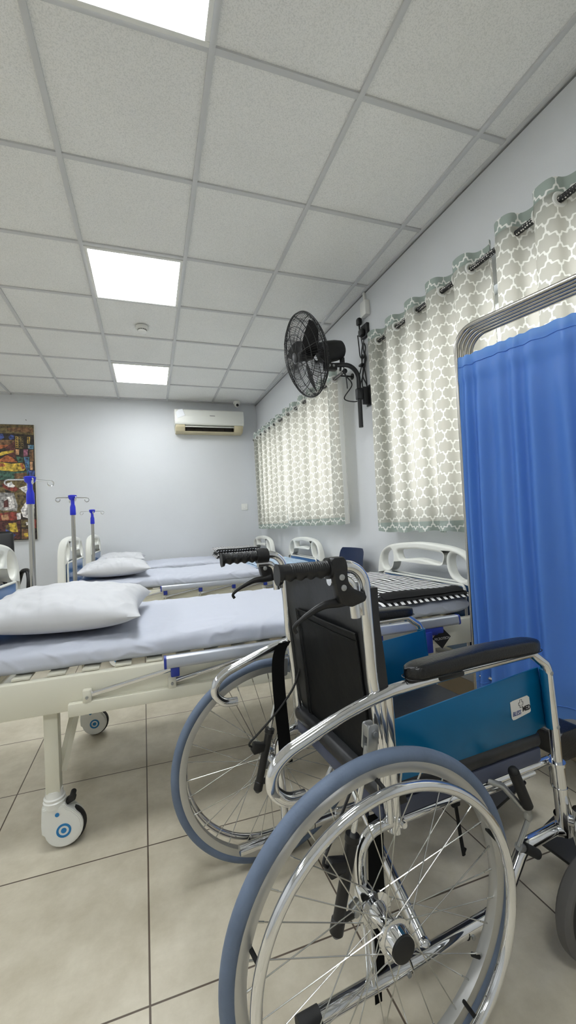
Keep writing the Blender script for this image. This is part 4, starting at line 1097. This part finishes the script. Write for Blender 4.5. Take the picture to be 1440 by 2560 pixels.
        for (u, z) in ((-0.022, 0.938), (-0.019, 0.917)):
            yo = 0.225 + 0.0215
            for sg in (1, -1):
                ww = 0.225 + 0.008 + sg * 0.013; bt.lathe([(0, 0.0062), (0.002, 0.0062), (0.003, 0.0045)], P(u, z, ww), (0, s * sg, 0), 14)
        split_build(bt, 'bolt', M['zinc'], bm_)
        # armrest: curled chrome tube running over the pad and down into the front socket
        wa = 0.235
        path = fillet([P(0.578, 0.40, wa), P(0.574, 0.50, wa), P(0.562, 0.655, wa), P(0.525, 0.7, wa)], [0.3, 0.05], 8)[:-1]
        path += spline([P(0.505, 0.7, wa), P(0.33, 0.699, wa), P(0.133, 0.693, wa), P(0.065, 0.687, wa), P(-0.019, 0.669, wa), P(-0.11, 0.639, wa), P(-0.153, 0.622, wa), P(-0.179, 0.598, wa), P(-0.182, 0.566, wa), P(-0.157, 0.541, wa), P(-0.12, 0.536, wa)], 6)
        b = MB(); b.tube(path, 0.0124, 16); ar = b.build('armrest_tube', M['chrome'], t)
        b = MB(); b.cyl(P(-0.1215, 0.536, wa), P(-0.1195, 0.536, wa), 0.0105, 14); b.build('tube_end', M['ink'], ar)
        # pad
        pd = MB(); n, k_ = 40, 24; u0, u1 = 0.125, 0.53; rings = []
        for i in range(n + 1):
            f = i / n; u = u0 + (u1 - u0) * f; e = min(1, min(f, 1 - f) * 9); e = max(0.06, (1 - (1 - e) ** 2) ** 0.5)
            ring = []
            for k in range(k_):
                a = 2 * PI * k / k_; c_, s_ = math.cos(a), math.sin(a)
                hw = 0.029 * e; hz = 0.0185 * (0.6 + 0.4 * e)
                ring.append(pd.bm.verts.new(P(u, 0.7175 + 0.006 * math.sin(PI * f) + hz * math.copysign(abs(s_) ** 0.7, s_), wa + hw * math.copysign(abs(c_) ** 0.55, c_))))
            rings.append(ring)
        for i in range(n):
            for k in range(k_): pd.bm.faces.new((rings[i][k], rings[i][(k + 1) % k_], rings[i + 1][(k + 1) % k_], rings[i + 1][k]))
        pd.bm.faces.new(rings[0][::-1]); pd.bm.faces.new(rings[n]); pad = pd.build('armrest_pad', M['black_gloss'], t, 50)
        pp = MB(); pts = []
        for i in range(60):
            a = 2 * PI * i / 60; c_, s_ = math.cos(a), math.sin(a)
            pts.append(P(0.3275 + 0.2015 * math.copysign(abs(c_) ** 0.28, c_), 0.7085, wa + 0.0292 * math.copysign(abs(s_) ** 0.5, s_)))
        pp.tube(pts, 0.0011, 5, closed=True); pp.box(P(0.24, 0.697, wa), (0.07, 0.034, 0.012), 0.004); pp.build('pad_seam', M['black'], pad)
        # side panel
        pw = 0.214
        b = MB(); poly = [(0.083, 0.617), (0.555, 0.650), (0.563, 0.60), (0.570, 0.498), (0.54, 0.494), (0.52, 0.478), (0.50, 0.462), (0.086, 0.462)]
        b.prism(poly, P(0, 0, pw), (1, 0, 0), (0, 0, 1), 0.005, 0.0015); sp = b.build('side_panel', M['teal'], t)
        b = MB(); b.tube([P(0.562, 0.650, wa - 0.004), P(0.574, 0.5, wa - 0.004)], 0.0148, 14); b.build('panel_sleeve', M['teal'], sp)
        b = MB()
        for (u, z) in ((0.566, 0.642), (0.577, 0.506)): b.lathe([(0, 0.0055), (0.002, 0.0055), (0.0035, 0.003)], P(u - 0.003, z, wa + 0.0105), (0, s, 0), 12)
        b.lathe([(0, 0.004), (0.002, 0.003)], P(0.094, 0.605, pw + 0.003), (0, s, 0), 10); split_build(b, 'screw', M['zinc'], sp)
        if s < 0:
            b = MB(); o = P(0.481, 0.565, pw + 0.0034)
            b.prism([(-0.034, 0.018), (-0.024, 0.02), (0.026, 0.0235), (0.033, 0.018), (0.034, 0.006), (0.036, -0.017), (0.032, -0.0195), (-0.02, -0.0265), (-0.027, -0.026), (-0.031, -0.021)], o, (1, 0, 0), (0, 0, 1), 0.001); st = b.build('sticker', M['sticker'], sp, label='white sticker with a cross and lettering')
            cr = MB(); a_, b_ = 0.0035, 0.0095
            ol = [(-a_, b_), (a_, b_), (a_, a_), (b_ * 0.8, a_), (b_ * 0.8, -a_), (a_, -a_), (a_, -b_), (-a_, -b_), (-a_, -a_), (-b_ * 0.8, -a_), (-b_ * 0.8, a_), (-a_, a_)]
            cr.tube([o + Vector((0.002 + p, -0.0009, 0.0085 + q)) for p, q in ol], 0.0006, 4, closed=True); cr.build('cross_outline', M['ink'], st)
            mxb = lambda dx, dz: basis(o + Vector((dx, -0.0009, dz)), (1, 0.0, 0.03), (0, 0, 1), (0, -1, 0))
            text_mesh('lettering', 'BLESS', 0.0148, mxb(-0.0135, -0.0125), M['ink_blue'], st, sx=0.78, shear=0.2)
            text_mesh('lettering', 'MED', 0.0168, mxb(0.0205, -0.0065), M['ink'], st, sx=0.82, bold=0.0004)
        # rear post and bowed rear tube, lower tube
        b = MB(); b.tube([P(0.086, 0.398), P(0.083, 0.684)], 0.0135, 16); b.tube([P(0.066, 0.43, 0.236), P(0.062, 0.68, 0.236)], 0.008, 10); b.lathe([(0, 0.009), (0.006, 0.009), (0.006, 0.006), (0.012, 0.006)], P(0.094, 0.42, 0.236), (0, s, 0), 12); b.build('rear_post', M['chrome'], t)
        b = MB(); b.tube(spline([P(0.082, 0.42), P(0.05, 0.421), P(0.022, 0.413), P(0.002, 0.39), P(-0.003, 0.35), P(0.001, 0.30), P(0.006, 0.22), P(0.01, 0.125)], 7), 0.0122, 16); b.lathe([(0, 0.02), (0.03, 0.016), (0.05, 0.012)], P(0, ZW, 0.225), (0, s, 0), 20); b.build('rear_tube', M['chrome'], t)
        b = MB(); b.tube(fillet([P(-0.135, 0.119), P(0.365, 0.126), P(0.452, 0.242), P(0.585, 0.246)], [0.1, 0.05], 8), 0.0145, 16); lt = b.build('lower_tube', M['chrome'], t)
        if s < 0:
            b = MB(); b.tube([P(-0.152, 0.119), P(-0.108, 0.1195)], 0.0165, 16); b.build('rubber_tip', M['rubber'], lt)
        b = MB()
        for u in (0.1, 0.255): b.tube([P(u - 0.001, 0.1225), P(u + 0.001, 0.1225)], 0.0153, 16)
        split_build(b, 'joint_ring', M['rubber'], lt)
        b = MB()
        for u in (0.09, 0.265): b.lathe([(0, 0.005), (0.003, 0.005)], P(u, 0.118, 0.239), (0, s, 0), 10)
        split_build(b, 'rivet', M['zinc'], lt)
        # front post with socket collar
        b = MB(); b.tube([P(0.577, 0.415, wa), P(0.589, 0.232, wa)], 0.0158, 18); b.tube([P(0.5775, 0.408, wa), P(0.577, 0.416, wa)], 0.019, 18); b.tube([P(0.581, 0.353, wa), P(0.5812, 0.349, wa)], 0.0175, 18); fp = b.build('front_post', M['chrome'], t)
        b = MB(); b.cyl(P(0.60, 0.245, 0.272), P(0.60, 0.31, 0.272), 0.0185, 18); b.tube([P(0.59, 0.27, wa), P(0.60, 0.275, 0.272)], 0.013, 12); b.tube([P(0.565, 0.246), P(0.592, 0.24, wa)], 0.016, 14); b.build('caster_housing', M['chrome'], fp)
        # caster fork and wheel
        cu, cw = 0.574, 0.306
        RC = 0.122; pv = 0.272
        f = MB(); f.cyl(P(0.60, 0.225, pv), P(0.60, 0.25, pv), 0.016, 16)
        for q in (-1, 1): f.tube(fillet([P(0.60, 0.232, pv), P(0.592, 0.262, cw + q * 0.032), P(0.582, 0.2, cw + q * 0.03), P(cu, RC, cw + q * 0.029)], 0.02, 5), 0.0075, 10, flat=0.6)
        fk = f.build('caster_fork', M['chrome'], t)
        f = MB(); f.lathe([(-0.014, RC - 0.024), (-0.017, RC - 0.01), (-0.01, RC - 0.001), (0, RC), (0.01, RC - 0.001), (0.017, RC - 0.01), (0.014, RC - 0.024)], P(cu, RC, cw), (0, s, 0), 48, close=True); f.build('tyre', M['tyre_grey'], fk)
        f = MB(); f.lathe([(-0.018, 0.02), (-0.011, 0.03), (-0.009, RC - 0.035), (-0.013, RC - 0.023), (0.013, RC - 0.023), (0.009, RC - 0.035), (0.011, 0.03), (0.018, 0.02)], P(cu, RC, cw), (0, s, 0), 36); f.build('wheel_disc', M['rubber'], fk)
        # seat rail, cross brace
        b = MB(); b.tube([P(0.092, 0.406, 0.212), P(0.575, 0.408, 0.212)], 0.0098, 14); b.tube([P(0.30, 0.389, 0.212), P(0.52, 0.391, 0.212)], 0.007, 10); b.build('seat_rail', M['chrome'], t)
        b = MB(); ub = 0.150 if s < 0 else 0.185
        b.tube([Vector((ub, s * 0.216, 0.132)), Vector((ub, -s * 0.195, 0.40))], 0.0122, 14); b.sphere((ub, s * 0.216, 0.134), 0.014, seg=14); b.build('cross_brace', M['chrome'], t)
        # drum/lock strut: clevis, rod, black cylinder, foot
        b = MB(); b.prism(roundpoly([(0.014, 0.585), (0.038, 0.585), (0.044, 0.638), (0.02, 0.638)], 0.006, 3), P(0, 0, 0.246), (1, 0, 0), (0, 0, 1), 0.005, 0.001); b.prism(roundpoly([(0.014, 0.585), (0.038, 0.585), (0.044, 0.638), (0.02, 0.638)], 0.006, 3), P(0, 0, 0.226), (1, 0, 0), (0, 0, 1), 0.005, 0.001)
        b.box(P(0.022, 0.625, 0.236), (0.006, 0.018, 0.024), 0.001); b.lathe([(0, 0.007), (0.004, 0.007), (0.004, 0.005), (0.007, 0.005)], P(0.032, 0.622, 0.248), (0, s, 0), 12); b.cyl(P(0.024, 0.596, 0.236), P(0.019, 0.572, 0.236), 0.009, 6); ck = b.build('clevis', M['zinc'], t)
        b = MB(); b.cyl(P(0.024, 0.59, 0.236), P(-0.026, 0.42, 0.236), 0.0055, 12); b.build('strut_rod', M['chrome'], ck)
        b = MB(); p0 = P(-0.022, 0.434, 0.236); p1 = P(-0.068, 0.27, 0.236); d = p1 - p0; Lh = d.length
        b.lathe([(0, 0.0145), (0.012, 0.0145), (0.014, 0.0125), (0.03, 0.0115), (Lh - 0.02, 0.0112), (Lh - 0.018, 0.0135), (Lh + 0.004, 0.0135), (Lh + 0.012, 0.006)], p0, d, 18)
        b.tube([P(-0.068, 0.285, 0.236), P(-0.03, 0.285, 0.236)], 0.009, 10, flat=0.6); b.prism([(-0.046, 0.375), (-0.04, 0.395), (-0.075, 0.405), (-0.085, 0.385), (-0.078, 0.372)], P(0, 0, 0.236), (1, 0, 0), (0, 0, 1), 0.02, 0.003)
        b.build('strut_cylinder', M['black'], ck)
        b = MB(); b.prism([(-0.034, 0.277), (-0.034, 0.295), (0.0, 0.315), (0.006, 0.29)], P(0, 0, 0.238), (1, 0, 0), (0, 0, 1), 0.004, 0.001); b.prism([(-0.034, 0.277), (-0.034, 0.295), (0.0, 0.315), (0.006, 0.29)], P(0, 0, 0.224), (1, 0, 0), (0, 0, 1), 0.004, 0.001); b.lathe([(0, 0.006), (0.004, 0.006)], P(-0.026, 0.287, 0.24), (0, s, 0), 12); b.build('strut_bracket', M['zinc'], ck)
        # cable from the brake lever down to the strut
        b = MB(); b.tube(spline([P(0.034, 0.895, 0.225), P(0.062, 0.892, 0.215), P(0.078, 0.85, 0.2), P(0.084, 0.76, 0.195), P(0.08, 0.66, 0.2), P(0.055, 0.57, 0.2), P(0.0, 0.5, 0.205), P(-0.06, 0.435, 0.225), P(-0.088, 0.405, 0.236), P(-0.082, 0.392, 0.236)], 8), 0.0032, 8); b.build('brake_cable', M['black'], bm_)
        # parking brake
        b = MB(); b.tube([P(0.392, 0.455, 0.262), P(0.43, 0.366, 0.262)], 0.0125, 14); b.sphere(P(0.392, 0.455, 0.262), 0.0122, seg=12); pk = b.build('brake_grip', M['rubber'], t)
        b = MB(); b.tube([P(0.431, 0.37, 0.262), P(0.437, 0.345, 0.255)], 0.008, 10); b.prism([(0.428, 0.35), (0.444, 0.35), (0.448, 0.33), (0.436, 0.325), (0.426, 0.335)], P(0, 0, 0.256), (1, 0, 0), (0, 0, 1), 0.01, 0.002)
        for dz in (0, 0.014): b.tube([P(0.44 + dz * 0.5, 0.334, 0.254), P(0.402 + dz * 0.5, 0.277, 0.252)], 0.004, 8)
        b.tube([P(0.43, 0.352, 0.25), P(0.385, 0.41, 0.235), P(0.36, 0.418, 0.215)], 0.007, 10); b.tube([P(0.404, 0.276, 0.252), P(0.425, 0.262, 0.248)], 0.009, 10); b.build('brake_linkage', M['zinc'], pk)
        b = MB(); b.tube([P(0.424, 0.266, 0.25), P(0.466, 0.236, 0.25)], 0.0115, 14); b.build('brake_bar_sleeve', M['rubber'], pk)
        # black webbing strap hanging beside the post
        b = MB()
        if s > 0: pts = [P(0.030, 0.69, 0.212), P(0.012, 0.66, 0.212), P(0.004, 0.60, 0.212), P(0.006, 0.5, 0.212), P(0.012, 0.41, 0.212), P(0.018, 0.33, 0.212)]
        else: pts = [P(0.062, 0.42, 0.19), P(0.06, 0.34, 0.19), P(0.052, 0.25, 0.192), P(0.044, 0.14, 0.19), P(0.046, 0.03, 0.19)]
        P2 = spline(pts, 6); nn = len(P2) - 1
        b.grid(lambda u, v: P2[round(u * nn)] + Vector(((v - 0.5) * (0.04 if u < 0.85 or s > 0 else 0.018), 0.003 * math.sin(7 * u), 0)), nn, 4); bmesh.ops.solidify(b.bm, geom=b.bm.faces[:], thickness=0.003); b.build('strap', M['strap'], t, 60)
        # swing-away leg rest
        b = MB(); b.tube(fillet([P(0.592, 0.40, 0.205), P(0.622, 0.405, 0.205), P(0.64, 0.3, 0.2), P(0.70, 0.12, 0.2)], 0.04, 6), 0.0108, 14); b.tube([P(0.612, 0.37, 0.205), P(0.616, 0.33, 0.205)], 0.017, 14); b.tube([P(0.62, 0.255, 0.205), P(0.628, 0.22, 0.205)], 0.0175, 14); lr = b.build('leg_rest', M['chrome'], t)
        if s < 0:
            b = MB(); b.prism(roundpoly([(0.645, 0.375), (0.75, 0.375), (0.75, 0.452), (0.645, 0.452)], 0.03, 6), P(0, 0, 0.15), (1, 0, 0), (0, 0, 1), 0.10, 0.022); b.build('calf_pad', M['black_gloss'], lr)
        b = MB(); b.box(P(0.76, 0.1, 0.13), (0.16, 0.13, 0.014), 0.005, Matrix.Rotation(-0.3, 3, 'Y')); b.build('footplate', M['black'], lr)
    # small hanging tie under the near seat rail
    b = MB(); p2 = spline([(0.262, -0.21, 0.405), (0.268, -0.21, 0.36), (0.274, -0.21, 0.31), (0.28, -0.21, 0.27)], 6); b.tube(p2, 0.0052, 6, flat=0.5); b.box((0.264, -0.21, 0.395), (0.022, 0.01, 0.02), 0.003); b.tube([(0.28, -0.21, 0.275), (0.287, -0.209, 0.283)], 0.003, 6); b.build('tie', M['strap'], t)
    b = MB(); b.box((0.205, -0.10, 0.365), (0.016, 0.03, 0.09), 0.003); b.cyl((0.205, -0.118, 0.33), (0.205, -0.128, 0.33), 0.009, 12); b.build('brace_bracket', M['cream'], t)
    # seat
    b = MB(); b.box((0.30, 0, 0.471), (0.495, 0.446, 0.038), 0.014, None, 3); b.build('seat_cushion', M['vinyl'], t)
    b = MB(); b.box((0.302, 0, 0.4335), (0.485, 0.438, 0.036), 0.006); b.build('seat_base', M['slate'], t, label='slate blue seat base')
    # sling back
    b = MB()
    def fb(u, v, o=0.0):
        w_ = (2 * u - 1) * 0.232; z = 0.452 + 0.455 * v
        s_ = (2 * u - 1); sag = 0.012 * (1 - s_ * s_) * (0.4 + math.sin(PI * v))
        x = 0.085 - 0.034 * min(1, v * 1.2) + sag + o + 0.003 * noise.noise(Vector((w_ * 9, z * 6, 0)))
        if v < 0.12: x += 0.012 * (0.12 - v) / 0.12
        return (x, w_, z)
    b.grid(lambda u, v: fb(u, v, -0.006), 40, 40); b.grid(lambda u, v: fb(u, v, 0.02), 40, 40)
    bo = b.bm; bo.verts.ensure_lookup_table(); n1 = 41; N = 41 * 41
    for i in range(40):
        for (a, c) in (((i, 0), (i + 1, 0)), ((i, 40), (i + 1, 40)), ((0, i), (0, i + 1)), ((40, i), (40, i + 1))):
            bo.faces.new((bo.verts[a[0] * n1 + a[1]], bo.verts[c[0] * n1 + c[1]], bo.verts[N + c[0] * n1 + c[1]], bo.verts[N + a[0] * n1 + a[1]]))
    bk = b.build('backrest', M['vinyl'], t, 50)
    pk = MB()
    def fp_(u, v): # pocket
        uu = 0.14 + 0.70 * u; vv = 0.06 + 0.70 * v; p = Vector(fb(uu, vv, -0.0095)); p.x -= 0.007 * math.sin(PI * u) * v ** 3; return p
    pk.grid(fp_, 30, 30); bmesh.ops.solidify(pk.bm, geom=pk.bm.faces[:], thickness=0.0022); po = pk.build('pocket', M['vinyl'], bk, 60)
    pk = MB()
    for uu in (0.0, 1.0, 0.96):
        pk.tube([fp_(uu, v / 30) + Vector((-0.0022, 0, 0)) for v in range(31)], 0.0013, 5)
    pk.tube([fp_(u / 30, 1.0) + Vector((-0.0018, 0, 0)) for u in range(31)], 0.0024, 6); pk.tube([fp_(u / 30, 0.94) + Vector((-0.0018, 0, 0)) for u in range(31)], 0.0011, 5); pk.tube([fp_(u / 30, 0.0) + Vector((-0.0018, 0, 0)) for u in range(31)], 0.0013, 5)
    split_build(pk, 'seam', M['strap'], po)
wheelchair()

# ------------------------------------------------------------------ camera, daylight, world
cam = bpy.data.cameras.new('camera'); co = bpy.data.objects.new('camera', cam); COL.objects.link(co)
cam.sensor_fit = 'VERTICAL'; cam.sensor_height = 36.0; cam.sensor_width = 20.25; cam.lens = 1028.4154 * 36.0 / 2560.0; cam.clip_start = 0.02; cam.clip_end = 60
yaw, pitch, roll = 0.32383947, 0.02714845, -0.04944343
cy, sy, cp, sp_, cr, sr = math.cos(yaw), math.sin(yaw), math.cos(pitch), math.sin(pitch), math.cos(roll), math.sin(roll)
f = Vector((sy * cp, cy * cp, sp_)); r0 = Vector((cy, -sy, 0)); u0 = r0.cross(f)
rr = r0 * cr + u0 * sr; uu = -r0 * sr + u0 * cr
co.matrix_world = basis((0, 0, 1.05), rr, uu, -f)
sc = bpy.context.scene; sc.camera = co
w = bpy.data.worlds.new('world'); sc.world = w; w.use_nodes = True
bg = w.node_tree.nodes['Background']; bg.inputs['Color'].default_value = (0.92, 0.96, 1.0, 1); bg.inputs['Strength'].default_value = 2.95
for i, (y0, y1, z0, z1) in enumerate(WIN):
    ld = bpy.data.lights.new('daylight_portal', 'AREA'); ld.shape = 'RECTANGLE'; ld.size = z1 - z0; ld.size_y = y1 - y0; ld.cycles.is_portal = True
    lo = bpy.data.objects.new('daylight_portal', ld); COL.objects.link(lo); yc = (y0 + y1) / 2
    lo.location = (xw(yc) + TW + 0.01, yc, (z0 + z1) / 2); lo.rotation_euler = (0, PI / 2, WA)
vs = sc.view_settings; vs.view_transform = 'Standard'; vs.look = 'None'; vs.gamma = 1.0; vs.exposure = 0.0; vs.use_curve_mapping = False
